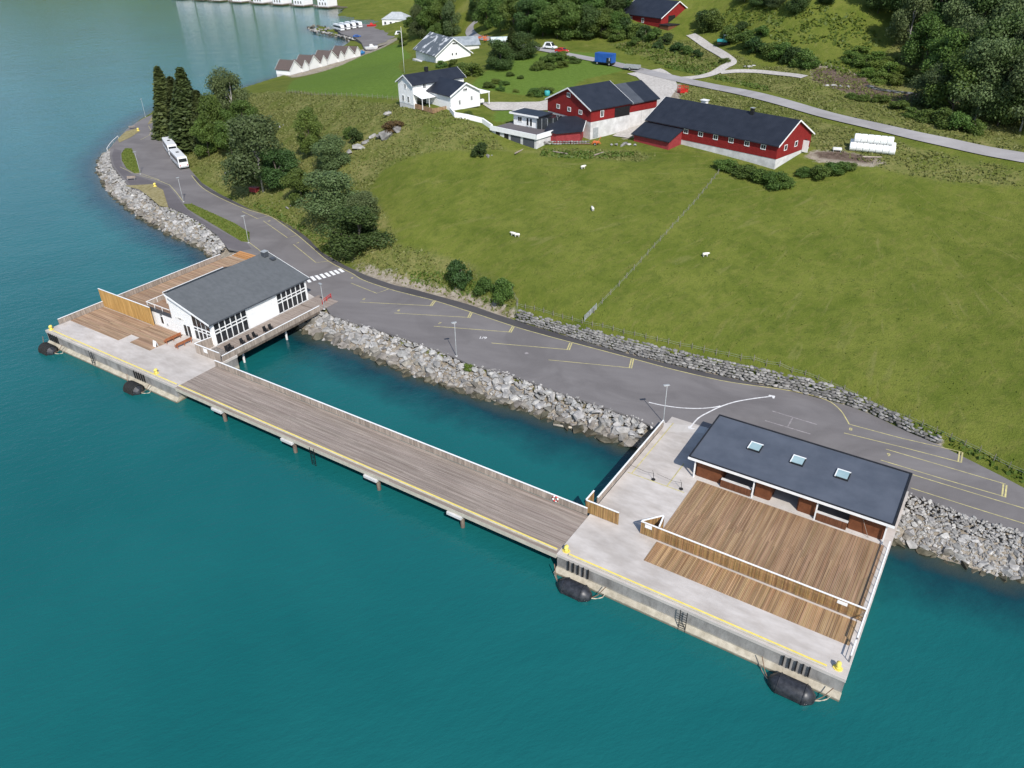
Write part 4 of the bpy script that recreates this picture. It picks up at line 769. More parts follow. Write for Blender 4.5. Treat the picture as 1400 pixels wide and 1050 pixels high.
def revetment(label,W,T,step,rows,big,small,seed,cap=300,wet=.33,scatter=0,ztop=2.75,mats=('boulder','boulder_wet')):
    t=thing('rock_revetment',label,'rocks',(W[len(W)//2][0],W[len(W)//2][1],0));ox,oy=t.location.x,t.location.y
    r=random.Random(seed);wl,L=arcpts(W,400);tl,_=arcpts(T,400);n=int(L/step);it=[]
    for j in range(rows):
        f0=j/(rows-1)
        for i in range(n):
            s=(i+.5*(j%2)+r.uniform(-.25,.25))/n
            if not 0<=s<1: continue
            k=int(s*399);f=min(1,max(-.04,f0+r.uniform(-.4,.4)/rows));p=wl[k]*(1-f)+tl[k]*f
            z=-.25+f*(ztop-.05)
            sz=(big*(1-f)+small*f)*r.choice((.6,.75,.9,1.0,1.1,1.35,1.5))*r.uniform(.9,1.1)
            it.append((p[0],p[1],max(z,Hg(p[0],p[1])*.999)+(.0 if f<.9 else -.12*sz),sz,f,r.random()))
    for _ in range(scatter):
        k=r.randrange(400);f=r.uniform(.05,1.02);p=wl[k]*(1-f)+tl[k]*f;it.append((p[0],p[1],max(-.1+f*ztop,Hg(p[0],p[1])),r.uniform(.28,.6),f,r.random()))
    it.sort(key=lambda q:-q[3]/math.hypot(q[0],q[1]));rest=[]
    for i,(x,y,z,s,f,q) in enumerate(it):
        me=ROCKS['boulder_tide' if f<.07+.08*(q-.5) else (mats[1] if f<wet+.25*(q-.5) else mats[0])][int(q*1e4)%12];rot=(r.uniform(-.4,.4),r.uniform(-.4,.4),r.uniform(0,6.28));sc=(s*r.uniform(.95,1.35),s*r.uniform(.9,1.25),s*r.uniform(.9,1.2))
        if i<cap: place('stone',me,t,(x-ox,y-oy,z),rot=rot,scale=sc)
        else: rest.append((me,(x-ox,y-oy,z),rot,sc))
    if rest: joined('small_stones',rest,M['stone_mass'],t)
    return t
revetment('grey boulder slope between the lagoon and the parking bays',SHORE[9:20],[(19.61,90.07),(16.77,92.54),(13.75,94.52),(9.82,97.19),(5.52,100.17),(2.26,102.61),(-1.01,104.91),(-6.97,108.05),(-9.20,110.25),(-17.19,116.24),(-22.63,119.87),(-28.28,123.38),(-32.68,126.12),(-34.90,127.97)],1.15,7,1.75,1.0,3,300,.34,900)
revetment('pale blasted rock slope beside the dark-roofed pavilion',[(44.47,68.62),(46.47,67.84),(48.35,66.35),(50.33,65.02),(52.29,63.95),(54.42,62.67),(56.48,62.41),(59.66,61.58),(63.10,59.38)],[(47.79,75.44),(48.86,74.14),(51.42,72.17),(53.68,70.01),(56.17,68.68),(58.71,67.14),(61.04,65.40),(64.32,62.79)],1.0,8,1.25,.6,5,300,.10,1500)
revetment('long boulder slope curving round the headland below the footpath',[(-65.37,160.60),(-70.51,166.81),(-80.15,175.01),(-90.31,185.44),(-98.89,195.68),(-105.53,203.67),(-113.00,214.89),(-121.13,229.43),(-125.50,239.73),(-127.40,248.13)],[(-62.06,159.91),(-65.76,167.11),(-71.99,174.94),(-78.15,181.78),(-83.88,186.83),(-92.87,196.92),(-100.69,204.01),(-107.72,214.21),(-114.39,224.51),(-119.84,235.60),(-122.63,241.50)],1.2,7,1.5,1.05,9,300,.3,700)
def harbour_mole():
    revetment('low stone breakwater of the small harbour beyond the boathouses',[(-90.70,485.00),(-95.36,497.13),(-108.02,513.71),(-121.50,531.35),(-127.83,545.80),(-125.83,556.42),(-114.41,551.62)],[(-86.62,481.99),(-92.41,491.38),(-104.47,508.00),(-117.52,522.34),(-120.45,527.70),(-117.47,530.84),(-109.69,528.35)],3.2,2,2.2,1.8,12,40,.3,0,1.9)
harbour_mole()
# dry-stone wall at the foot of the field
def stone_wall():
    P=[(0.92,122.54),(2.69,121.36),(7.60,117.93),(13.68,113.59),(19.05,110.22),(25.49,106.50),(29.65,104.34),(33.69,102.25),(38.60,99.77),(42.38,97.81),(45.99,95.71),(48.59,94.07),(50.90,91.92),(54.16,87.50),(57.11,84.19)]
    n=108;pl,L=arcpts(P,n+1);t=thing('dry_stone_wall','dry-stone retaining wall of grey slabs along the foot of the field','wall',(30,110,ZD));r=random.Random(4);it=[]
    for j in range(6):
        for i in range(n):
            if r.random()<.03: continue
            a=pl[i];b=pl[i+1];f=i/n;top=1.55+.55*math.sin(min(1,f*1.5)*math.pi*.5)-max(0,f-.72)*4.6
            z=.12+j*.36
            if z>top+r.uniform(-.2,.25): continue
            d=(b-a)/np.linalg.norm(b-a);nrm=np.array([-d[1],d[0]]);p=a+(b-a)*((.5*(j%2))+r.uniform(-.15,.15))+nrm*(.45+.16*j+r.uniform(-.12,.12))
            it.append((p[0],p[1],z,math.atan2(d[1],d[0])+r.uniform(-.2,.2),r.uniform(.75,1.35),f))
    it.sort(key=lambda q:math.hypot(q[0],q[1]));rest=[]
    for i,(x,y,z,a,s,f) in enumerate(it):
        me=SLABS[r.randrange(12)];rot=(r.uniform(-.15,.15),r.uniform(-.15,.15),a);sc=(.92*s,.9*s,.78*s)
        if i<300: place('stone',me,t,(x-30,y-110,z),rot=rot,scale=sc)
        else: rest.append((me,(x-30,y-110,z),rot,sc))
    joined('wall_stones',rest,pm('mixed_field_stone',(.115,.11,.105),(.29,.28,.265),1.6,.88,.03,big=.25),t)
    # pale kerb-like stones at the foot
    return t
stone_wall()
def outcrop(label,x,y,pieces,mat='boulder'):
    t=thing('rock_outcrop',label,'rock',(x,y,Hg(x,y)));r=random.Random(int(abs(x*7+y)));
    for k,(dx,dy,s) in enumerate(pieces): place('stone',ROCKS[mat][(k*5)%12],t,(dx,dy,Hg(x+dx,y+dy)-Hg(x,y)+.1*s),rot=(r.uniform(-.3,.3),r.uniform(-.3,.3),r.uniform(0,6)),scale=(s*1.3,s,s*.9))
outcrop('big dark boulder under brown bracken below the white house',-29.26,192.03,[(0,0,4.2),(2.3,.6,3),(-1.8,1,2.6)],'fieldstone')
outcrop('pale broken rock outcrop between the small trees on the bank',-36.80,192.79,[(0,0,3),(2,1,2.4),(-2,-.5,2.2),(3.6,2,1.8),(-3.5,-1.6,1.7)])
outcrop('upright pale rock in the rough grass left of the white house',-30.11,201.92,[(0,0,2.6),(.4,1.2,1.8)])
outcrop('flat pale boulder in the grass behind the parked coaches',-74.97,209.29,[(0,0,2.6),(1.6,.4,1.5),(-1.4,.6,1.2)])
for l,p in (('small white boulder near the lane by the bright weeds',(-52.95,180.51)),('small white stones at the wood edge on the bank',(-66.26,232.03)),('small white stone beside the garden bunker',(-4.69,173.70)),('pale stone below the dark roadside tree',(-39.00,162.93))):
    outcrop(l,p[0],p[1],[(0,0,1.1),(.9,.3,.6)])
outcrop('heap of pale rubble beside the red lean-to annex',25.51,175.91,[(0,0,1.6),(1.5,.5,1.2),(-1.4,.2,1.3),(2.6,-.2,1.0),(.6,1.2,1.1),(-2.5,.6,.9)])
outcrop('rubble heap by the gravel track below the shrubs',68.44,234.37,[(0,0,1.4),(1.3,.6,1.1),(-1.2,.4,1.2)])
outcrop('grey rubble by the dark soil patch beside the stream',82.86,208.02,[(0,0,1.5),(1.6,-.4,1.1),(-1.5,.5,1.0),(3.2,-1,1.2)])
# ================================================================ farm buildings
def window(parent,p,w,h,side,frame=None,mull=1):
    frame=frame or M['white'];rz={'S':0,'N':math.pi,'W':-math.pi/2,'E':math.pi/2}[side]
    f=MB();t=.12
    f.box(-w/2-t,-.07,-h/2-t,-w/2,.0,h/2+t);f.box(w/2,-.07,-h/2-t,w/2+t,.0,h/2+t);f.box(-w/2,-.07,h/2,w/2,.0,h/2+t);f.box(-w/2,-.09,-h/2-t,w/2,.0,-h/2)
    for k in range(mull): x=-w/2+w*(k+1)/(mull+1);f.box(x-.03,-.06,-h/2,x+.03,-.0,h/2)
    o=f.build('window',frame,parent,p,rz);MB().box(-w/2,-.035,-h/2,w/2,-.002,h/2).build('pane',M['glass'],o);return o
def gable(name,label,x,y,z,ang,L,W,He,Hr,Hc=0,wall='red_sid',roof='roof_dark',over=.45,trim='white',cat='building',group=None,wins=(),base=-3,ridge_f=.5,root=None,th=.2):
    t=root or thing(name,label,cat,(x,y,z),R(ang),group);Y=W*ridge_f;WM=M[wall]
    if root: ang=0
    m=MB();m.add([(0,0,Hc),(L,0,Hc),(L,W,Hc),(0,W,Hc),(0,0,He),(L,0,He),(L,W,He),(0,W,He),(0,Y,He+Hr),(L,Y,He+Hr)],[(0,1,5,4),(2,3,7,6),(3,0,4,8,7),(1,2,6,9,5),(4,5,9,8),(6,7,8,9)])
    off=(x,y,z) if root else (0,0,0)
    m.build('wall',WM,t,off)
    if Hc>-90: MB().box(.06,.06,base,L-.06,W-.06,Hc+.02).build('foundation',M['foundation'],t,off)
    rm=MB();ef=Hr/Y*over;eb=Hr/(W-Y)*over
    rm.hexa([(-over,-over,He-ef),(L+over,-over,He-ef),(L+over,Y,He+Hr),(-over,Y,He+Hr)],[(-over,-over,He-ef+th),(L+over,-over,He-ef+th),(L+over,Y,He+Hr+th),(-over,Y,He+Hr+th)])
    rm.hexa([(-over,Y+.001,He+Hr),(L+over,Y+.001,He+Hr),(L+over,W+over,He-eb),(-over,W+over,He-eb)],[(-over,Y+.001,He+Hr+th),(L+over,Y+.001,He+Hr+th),(L+over,W+over,He-eb+th),(-over,W+over,He-eb+th)])
    rf=rm.build('roof',M[roof],t,off)
    if trim:
        for xa,xb in ((-over-.06,-over-.002),(L+over+.002,L+over+.06)):
            b=MB();b.hexa([(xa,-over,He-ef-.08),(xb,-over,He-ef-.08),(xb,Y,He+Hr-.08),(xa,Y,He+Hr-.08)],[(xa,-over,He-ef+th+.03),(xb,-over,He-ef+th+.03),(xb,Y,He+Hr+th+.03),(xa,Y,He+Hr+th+.03)])
            b.hexa([(xa,Y+.002,He+Hr-.08),(xb,Y+.002,He+Hr-.08),(xb,W+over,He-eb-.08),(xa,W+over,He-eb-.08)],[(xa,Y+.002,He+Hr+th+.03),(xb,Y+.002,He+Hr+th+.03),(xb,W+over,He-eb+th+.03),(xa,W+over,He-eb+th+.03)])
            b.build('bargeboard',M[trim],rf)
    for wdw in wins:
        s,a,zz,w,h=wdw[:5];mu=wdw[5] if len(wdw)>5 else 1
        p={'S':(a,-.004,zz),'N':(a,W+.004,zz),'W':(-.004,a,zz),'E':(L+.004,a,zz)}[s];window(t,tuple(Vector(p)+Vector(off)),w,h,s,mull=mu)
    return t
# long red barn
lb_=gable('long_barn','long red barn with dark roof, six low windows and white concrete base',54.15+32.8*math.cos(R(133.5)),158.23+32.8*math.sin(R(133.5)),18.4,-46.5,32.8,13.7,4.9,3.75,2.1,
  wins=[('S',10.6+3.8*k,4.05,.95,.8) for k in range(6)]+[('E',3.2,3.9,.9,.9,0),('E',7.4,3.9,.9,.9,0)])
MB().box(22.1,5.9,8.35,22.8,6.5,9.7).build('chimney',M['black'],lb_);blk('chimney_cap',M['steel'],lb_,(22.45,6.2,9.75),(.9,.8,.08));MB().box(8.3,8.2,7.6,9.5,9.2,9.0).build('roof_vent',M['offwhite'],lb_);MB().box(8.1,8.0,9.01,9.7,9.4,9.15).build('vent_cap',M['white'],lb_)
dr=MB().box(32.82,10.4,1.7,34.1,10.48,4.1).build('door',M['white'],lb_);blk('door_opening',M['black'],lb_,(32.83,11.3,2.9),(.05,1.3,2.3))
# its lean-to
an=[(0,-4.6),(9.6,-4.6),(9.6,-.02),(0,-.02)]
m=MB();m.add([(a,b,-1.2) for a,b in an]+[(0,-4.6,2.55),(9.6,-4.6,2.55),(9.6,-.02,4.3),(0,-.02,4.3)],[(0,1,5,4),(1,2,6,5),(2,3,7,6),(3,0,4,7),(4,5,6,7)]);m.build('annex_wall',M['red_old'],lb_)
MB().box(.05,-4.55,-3,9.55,-.1,.1).build('annex_foundation',M['foundation'],lb_)
MB().hexa([(-.5,-5.1,2.36),(10.0,-5.1,2.36),(10.0,-.021,4.3),(-.5,-.021,4.3)],[(-.5,-5.1,2.56),(10.0,-5.1,2.56),(10.0,-.021,4.5),(-.5,-.021,4.5)]).build('annex_roof',M['roof_dark'],lb_)
# red farm barn of three roof sections
mb_=gable('farm_barn','tall red barn with four gable windows and white concrete lower storey',18.52,180.45,19.3,36,12.0,15.6,6.6,3.5,3.9,wins=[('W',7.9,8.6,.95,.75),('W',11.6,5.5,.95,.75),('W',7.6,5.5,.95,.75),('W',3.6,5.5,.95,.75),('S',3.3,5.35,.8,1.25)])
MB().box(7.2,-.06,3.95,11.9,-.012,6.0).build('bay_shade',M['black'],mb_)  # flat black sheet painting the dark of the recessed bay
for a,b,rk in ((12.02,16.6,'roof_mid'),(16.62,21.4,'roof_dark')):
    m=MB();m.add([(a,.6,4.2),(b,.6,4.2),(b,13,4.2),(a,13,4.2),(a,.6,6.3),(b,.6,6.3),(b,13,6.3),(a,13,6.3),(a,6.8,9.3),(b,6.8,9.3)],[(0,1,5,4),(2,3,7,6),(3,0,4,8,7),(1,2,6,9,5),(4,5,9,8),(6,7,8,9)]);m.build('wall',M['red_sid'],mb_)
    MB().box(a,.66,-1,b-.05,12.9,4.22).build('foundation',M['foundation'],mb_)
    e=b+(.5 if b>20 else 0);m=MB();m.hexa([(a,.1,6.06),(e,.1,6.06),(e,6.8,9.3),(a,6.8,9.3)],[(a,.1,6.26),(e,.1,6.26),(e,6.8,9.5),(a,6.8,9.5)]);m.hexa([(a,6.801,9.3),(e,6.801,9.3),(e,13.5,6.06),(a,13.5,6.06)],[(a,6.801,9.5),(e,6.801,9.5),(e,13.5,6.26),(a,13.5,6.26)]);m.build('roof',M[rk],mb_)
blk('arched_door',M['steel'],mb_,(1.6,-.03,1.4),(1.5,.06,2.2))
# red lean-to in front of it
lx,ly=8.6,179.9
lt=thing('red_lean_to','small red lean-to shed with dark roof against the tall barn gable','shed',(lx,ly,19.3),R(-6))
m=MB();m.add([(0,0,-1),(2.3,-1.3,-1),(7.6,-1.3,-1),(8.4,5.0,-1),(1.2,5.6,-1),(0,0,2.3),(2.3,-1.3,2.1),(7.6,-1.3,2.6),(8.4,5.0,4.3),(1.2,5.6,3.9)],[(0,1,6,5),(1,2,7,6),(2,3,8,7),(3,4,9,8),(4,0,5,9),(5,6,7,8,9)]);m.build('wall',M['red_old'],lt)
m=MB();P=[(-.5,-.1),(2.2,-1.8),(8.1,-1.8),(9.0,5.0),(1.2,5.8)];Z=[2.25,2.0,2.6,4.4,4.0];m.add([(a,b,c) for (a,b),c in zip(P,Z)]+[(a,b,c+.18) for (a,b),c in zip(P,Z)],[(4,3,2,1,0),(5,6,7,8,9)]+[(i,(i+1)%5,5+(i+1)%5,5+i) for i in range(5)]);m.build('roof',M['roof_dark'],lt)
MB().bar((8.2,-1.85,2.72),(9.05,5.0,4.5),.1,.25).build('bargeboard',M['white'],lt)
sw=thing('garden_wall','low mossy stone wall under the red lean-to shed','wall',(10.5,177.6,Hg(10.5,177.6)));r_=random.Random(3)
for k in range(34): x=-2.6+(k%17)*.62;place('stone',SLABS[k%12],sw,(x,.25*math.sin(k)*.4-.02*x,.25+.42*(k//17)),rot=(0,0,r_.uniform(-.3,.3)),scale=(.8,.8,.75))
# bunker terrace with little white garden house
bk=thing('terrace_bunker','grey concrete bunker with white parapet carrying the small garden house','building',(-3.9,184.6,18.8),R(-42));L=13.5
MB().box(0,0,-2.5,L,9,2.4).build('wall',M['foundation'],bk)
for a,b in ((1.3,2.5),(3.9,5.2)): blk('opening',M['black'],bk,((a+b)/2,-.01,1.0),(b-a,.1,2.2))
for a,b in ((5.9,8.8),(9.6,12.9)): blk('panel',M['roof_mid'],bk,((a+b)/2,-.02,.9),(b-a,.06,1.8))
MB().box(-.1,-.1,2.41,L+.1,9.0,2.55).build('terrace',M['asphalt_path'],bk);MB().box(-.3,-.35,2.0,L+.3,-.11,3.05).build('parapet',M['white'],bk);MB().box(L+.11,-.35,2.0,L+.35,5.5,3.05).build('parapet',M['white'],bk)
gh=thing('garden_house','small white garden house with flat dark roof and glazed veranda','building',(1.2,187.6,21.3),R(-40));
MB().box(0,0,-.2,7.0,4.2,2.6).build('wall',M['white_siding'],gh);MB().box(-.7,-.7,2.61,7.8,4.8,2.85).build('roof',M['roof_dark'],gh);MB().box(-.75,-.76,2.55,7.85,-.705,2.93).build('fascia',M['white'],gh);MB().box(-.76,-.70,2.55,-.705,4.8,2.93).build('fascia',M['white'],gh)
window(gh,(1.9,-.004,1.5),1.1,1.0,'S');window(gh,(4.2,-.004,1.2),.6,1.7,'S',mull=0);window(gh,(5.2,-.004,1.2),.6,1.7,'S',mull=0)
v=MB();n=8;cv=[(7.05+3.2*math.sin(k*math.pi/2/n),-.2+3.6*(1-math.cos(k*math.pi/2/n))) for k in range(n+1)]+[(10.25,5),(7.05,5)];v.prism(cv,-.1,2.45);v.build('veranda_glazing',M['glass'],gh)
for k in range(0,n+1,2): blk('veranda_post',M['steel'],gh,(cv[k][0],cv[k][1]-.03,1.2),(.08,.08,2.5))
# white farmhouse
fh=gable('farmhouse','white two-storey farmhouse with dark roof and a cross wing','',0,0,0,0,0,0) if False else None
fh=gable('farmhouse','white two-storey farmhouse with dark roof and a gabled cross wing',-23.22,199.42,22.9,40,15.6,6.5,5.35,1.75,.5,'white_siding',wins=[('W',3.25,4.6,.7,.9),('W',2.2,1.6,.8,1.3),('W',4.5,1.6,.8,1.3),('S',3.4,4.6,.75,.9)])
dx,dy=4.3,-9.5
wing=MB();Lw,Ww,hw,hr=9.4,8.9,3.6,2.3
wing.add([(4.3,-9.5,0),(13.2,-9.5,0),(13.2,-.02,0),(4.3,-.02,0),(4.3,-9.5,hw),(13.2,-9.5,hw),(13.2,-.02,hw),(4.3,-.02,hw),(8.75,-9.5,hw+hr),(8.75,-.02,hw+hr)],[(0,1,5,8,4),(1,2,6,5),(2,3,7,9,6),(3,0,4,7),(4,8,9,7),(5,6,9,8)]);wing.build('wing_wall',M['white_siding'],fh)
m=MB();s_=hr/4.45;o_=.5
m.hexa([(4.3-o_,-10.0,hw-s_*o_),(8.75,-10.0,hw+hr),(8.75,1.2,hw+hr),(4.3-o_,-.03,hw-s_*o_)],[(4.3-o_,-10.0,hw-s_*o_+.2),(8.75,-10.0,hw+hr+.2),(8.75,1.2,hw+hr+.2),(4.3-o_,-.03,hw-s_*o_+.2)])
m.hexa([(13.2+o_,-10.0,hw-s_*o_),(8.751,-10.0,hw+hr),(8.751,1.2,hw+hr),(13.2+o_,-.03,hw-s_*o_)],[(13.2+o_,-10.0,hw-s_*o_+.2),(8.751,-10.0,hw+hr+.2),(8.751,1.2,hw+hr+.2),(13.2+o_,-.03,hw-s_*o_+.2)]);rf=m.build('wing_roof',M['roof_dark'],fh)
for sx,ex in ((4.3-o_,8.75),(13.2+o_,8.75)): MB().bar((sx,-10.05,hw-s_*o_+.08),(ex,-10.05,hw+hr+.08),.08,.32).build('bargeboard',M['white'],rf)
for p_,w_,h_ in (((6.9,-9.504,1.7),.5,1.0),((10.6,-9.504,2.2),.5,.9),((7.3,-9.504,1.75),.001,.001)):
    if w_>.1: window(fh,p_,w_,h_,'S')
window(fh,(8.75,-9.504,4.4),1.1,.5,'S',mull=2)
MB().box(13.22,-8.8,2.6,17.0,-2.5,2.85).build('carport_roof',M['white'],fh);MB().box(13.22,-8.6,0,16.8,-8.5,2.6).build('carport_wall',M['white_siding'],fh) if False else None
for a,b in ((16.8,-8.6),(16.8,-2.7)): blk('carport_post',M['white'],fh,(a,b,1.25),(.18,.18,2.6))
MB().box(13.22,-2.6,0,16.9,-2.5,2.58).build('carport_back',M['wood_dark'],fh);MB().box(13.6,-7.6,0,16.2,-4,1.0).build('stored_boxes',M['offwhite'],fh,bevel=.2)
# veranda deck in the corner with white canopy
MB().box(.2,-7.6,-.15,4.28,-.05,.05).build('veranda_deck',M['wood_brown'],fh);MB().box(.3,-7.5,-2.2,4.2,-.2,-.16).build('veranda_base',M['wood_dark'],fh)
for k in range(28): blk('baluster',M['wood_brown'],fh,(.25,-7.5+k*.27,.5),(.05,.2,.9))
for k in range(15): blk('baluster',M['wood_brown'],fh,(.3+k*.28,-7.58,.5),(.2,.05,.9))
m=MB();m.hexa([(.0,-3.6,2.5),(4.27,-3.6,2.5),(4.27,-.01,3.2),(.0,-.01,3.2)],[(.0,-3.6,2.6),(4.27,-3.6,2.6),(4.27,-.01,3.3),(.0,-.01,3.3)]);m.build('canopy',M['white'],fh)
for x in (.15,2.2): blk('canopy_post',M['white'],fh,(x,-3.5,1.25),(.12,.12,2.5))
MB().box(1.0,-.06,.1,3.6,-.01,2.1).build('veranda_doors',M['glass'],fh)
MB().box(6.2,3.0,7.3,7.0,3.7,8.3).build('chimney',M['black'],fh)
gw=thing('garden_wall','curving white painted garden wall below the farmhouse wing','wall',(-13.80,194.93,0))
m=MB();P=[(-13.95,194.45),(-12.75,191.54),(-9.59,190.48),(-6.10,188.99),(-3.83,185.89)]
for i in range(len(P)-1):
    (xa,ya),(xb,yb)=P[i],P[i+1];za,zb=Hg(xa,ya),Hg(xb,yb);d=math.hypot(xb-xa,yb-ya);nx,ny=-(yb-ya)/d*.2,(xb-xa)/d*.2;gx,gy=gw.location.x,gw.location.y
    m.hexa([(xa-nx-gx,ya-ny-gy,za-1.5),(xb-nx-gx,yb-ny-gy,zb-1.5),(xb+nx-gx,yb+ny-gy,zb-1.5),(xa+nx-gx,ya+ny-gy,za-1.5)],[(xa-nx-gx,ya-ny-gy,za+1.1),(xb-nx-gx,yb-ny-gy,zb+1.1),(xb+nx-gx,yb+ny-gy,zb+1.1),(xa+nx-gx,ya+ny-gy,za+1.1)])
m.build('wall_panel',M['white'],gw)
fp=thing('flagpole','tall slender white flagpole behind the farmhouse','flagpole',(-31.93,255.38,Hg(-31.93,255.38)));MB().tube([(0,0,0),(0,0,13)],[.09,.04],8).build('pole',M['white'],fp,smooth=True);MB().tube([(0,0,13),(0,0,13.2)],.09,8).build('finial',M['yellow'],fp)
# old white house with patchy slate roof
oh=gable('old_house','old white house with patchy pale slate roof and grey side wall','',0,0,0,0,0,0) if False else gable('old_house','old white house with patchy pale slate roof and grey side wall',-12.45,279.65,18.6,118,17.5,12.5,5.2,4.5,.8,'white_siding','roof_old',over=.7,wins=[('W',5.2,5.0,.45,.7,0),('W',6.6,5.0,.45,.7,0),('W',5.6,8.2,1.6,.5,2),('W',3.2,2.2,.8,1.2),('W',8.8,2.2,.8,1.2)])
MB().box(.3,12.51,-2,17.2,14.0,2.0).build('side_porch',M['foundation'],oh);MB().box(.2,12.505,2.0,17.3,12.56,5.1).build('side_cladding',M['offwhite'],oh)
for k in range(4): window(oh,(2.5+k*4,14.004,1.0),1.0,1.0,'N')
gable('outbuilding','low grey outbuilding with pale metal roof behind the old white house',-19.19,292.78,19.8,14,9.5,8.5,4.2,2.0,.3,'offwhite','roof_pale',trim=None,wins=[('S',3,1.5,.9,.9)])
# upper red barn
ub=gable('upper_barn','red barn with white trim beside the gravel track on the upper slope',40.5,301.9,29.0,-54,19,15.5,3.6,4.4,.3,over=.5,wins=[('S',4.6,2.1,.9,1.2),('S',10.4,2.1,.9,1.2)])
MB().box(19.01,3.4,1.4,19.06,6.6,4.0).build('door_opening',M['black'],ub);MB().box(19.01,10.5,.1,19.08,14.6,1.5).build('white_base',M['white'],ub)
MB().box(19.1,-1.0,1.5,23.5,8.5,1.75).build('side_roof',M['roof_edge'],ub);MB().box(19.3,-.8,-1.2,23.3,8.3,1.49).build('side_store',M['wood_dark'],ub);MB().box(21,7.0,-1.2,24.6,9.2,.6).build('loading_ramp',M['foundation'],ub)
# ---- harbour beyond the meadow
hl=thing('harbour_hall','white harbour hall with pale grey hipped roof','building',(-78.07,533.12,2.2),R(-12))
MB().box(0,0,-1,15,14,4.2).build('wall',M['white_siding'],hl)
m=MB();m.add([(-.5,-.5,4.0),(15.5,-.5,4.0),(15.5,14.5,4.0),(-.5,14.5,4.0),(4.5,7,7.6),(10.5,7,7.6)],[(0,1,5,4),(1,2,5),(2,3,4,5),(3,0,4),(3,2,1,0)]);m.build('roof',M['roof_light'],hl)
for k in range(4): window(hl,(2+k*3.6,-.004,1.9),1.3,1.6,'S')
MB().prism([(-109.80,536.31),(-104.72,546.61),(-88.07,544.90),(-76.20,525.98),(-63.22,492.39),(-55.52,479.78),(-56.75,447.22),(-67.62,433.29),(-75.27,441.25),(-80.59,465.14),(-86.70,482.64),(-98.52,501.90)],.2,2.3).build('harbour_lot',M['asphalt'],kind='structure')
base=Vector((*(-97.62,369.88),0));end=Vector((*(-74.26,422.49),0));dirv=(end-base).normalized();pitch=(end-base).length/4;ang=math.degrees(math.atan2(dirv.y,dirv.x))
nm=('first','second','third','fourth')
for k in range(4):
    p=base+dirv*(pitch*k+8.4);gable('boathouse',('large white boathouse with brown roof, %s counted from the breakwater end'%('fourth','third','second','first')[k]),p.x,p.y,1.6,ang+90,7.5,8.0,2.4,3.3,.2,'white_siding','roof_brown',over=.35,group='large white boathouses')
    p=base+dirv*(pitch*k+13.6);n=Vector((dirv.y,-dirv.x,0));p=p+n*.6;gable('boathouse',('narrow white boathouse gable with brown roof, %s counted from the breakwater end'%('fourth','third','second','first')[k]),p.x,p.y,1.6,ang+90,6,4.8,2.3,2.5,.2,'white_siding','roof_brown',over=.3,group='narrow white boathouses')
def boat(label,x,y,z,ang,L,hull,cover,cat='boat',cab=True):
    t=thing('motor_boat',label,cat,(x,y,z),R(ang));B=L*.17
    out=[(-L/2,B*.85),(0,B),(L*.3,B*.7),(L/2,0.02)];ring=[(a,b) for a,b in out]+[(a,-b) for a,b in reversed(out)]
    n=len(ring);m=MB();m.add([(a*.9,b*.55,0) for a,b in ring]+[(a,b,L*.16+.1*max(a,0)) for a,b in ring],[tuple(range(n-1,-1,-1)),tuple(range(n,2*n))]+[(i,(i+1)%n,n+(i+1)%n,n+i) for i in range(n)]);m.build('hull',hull,t)
    if cab: MB().hexa([(-L*.15,-B*.6,L*.16),(L*.2,-B*.5,L*.16),(L*.2,B*.5,L*.16),(-L*.15,B*.6,L*.16)],[(-L*.12,-B*.5,L*.34),(L*.1,-B*.4,L*.34),(L*.1,B*.4,L*.34),(-L*.12,B*.5,L*.34)]).build('cabin',cover,t);MB().box(-L*.02,-B*.45,L*.26,L*.13,B*.45,L*.30).build('windscreen',M['glass'],t)
    return t
boat('white motor boat standing ashore beside the last boathouse',-71.27,440.22,2.3,20,7.0,M['bus_white'],M['offwhite'])
boat('boat under blue tarpaulin standing next to the boathouses',-73.77,424.37,2.2,60,5.0,M['blue_tarp'],M['blue_tarp'])
boat('small white boat moored off the first boathouse',-103.64,384.10,.05,150,5.5,M['bus_white'],M['white'])
boat('red workboat by the harbour quay near the parked coaches',-84.90,532.96,2.3,10,6,M['red_paint'],M['red_paint'])
# white lodges on piles along the far shore
fa=Vector((*(-290.51,753.88),0));fb=Vector((*(-135.39,660.97),0));fd=(fb-fa).normalized();fang=math.degrees(math.atan2(fd.y,fd.x))
lodge=None
for k,f in enumerate((.02,.16,.27,.41,.545,.665,.79,.93)):
    p=fa+(fb-fa)*f
    t=gable('shore_lodge','white gabled lodge on piles along the far shore, %s counted from the breakwater'%ORD[7-k],p.x,p.y,1.2,fang,10,11,6.2,3.4,.3,'white_siding','roof_light',base=-.4,group='white lodges on piles',wins=[('S',2.2,2.0,1.2,1.8),('S',5,2.0,1.2,1.8),('S',7.8,2.0,1.2,1.8),('S',3.5,4.8,1.0,1.2),('S',6.5,4.8,1.0,1.2)])
    MB().box(-2.5,-2.2,-.5,12.5,11,-.1).build('deck',M['pile'],t)
    for x in (-1.5,5,11.5): MB().tube([(x,-1.6,-4),(x,-1.6,-.4)],.3,6).build('pile',M['pile'],t)
    for x in range(6): blk('rail_post',M['white'],t,(-2.3+x*2.9,-2.1,.4),(.1,.1,1.0))
    blk('rail',M['white'],t,(5,-2.1,.9),(15,.1,.1))
jt=thing('jetty','long dark jetty linking the white lodges on the far shore','jetty',(fa.x,fa.y,0),R(fang));LL=(fb-fa).length
MB().box(-40,6,.5,LL+20,9.5,.9).build('deck',M['pile'],jt)
for k in range(24): blk('pile',M['pile'],jt,(-38+k*9.5,6.5,-1),(.4,.4,3))
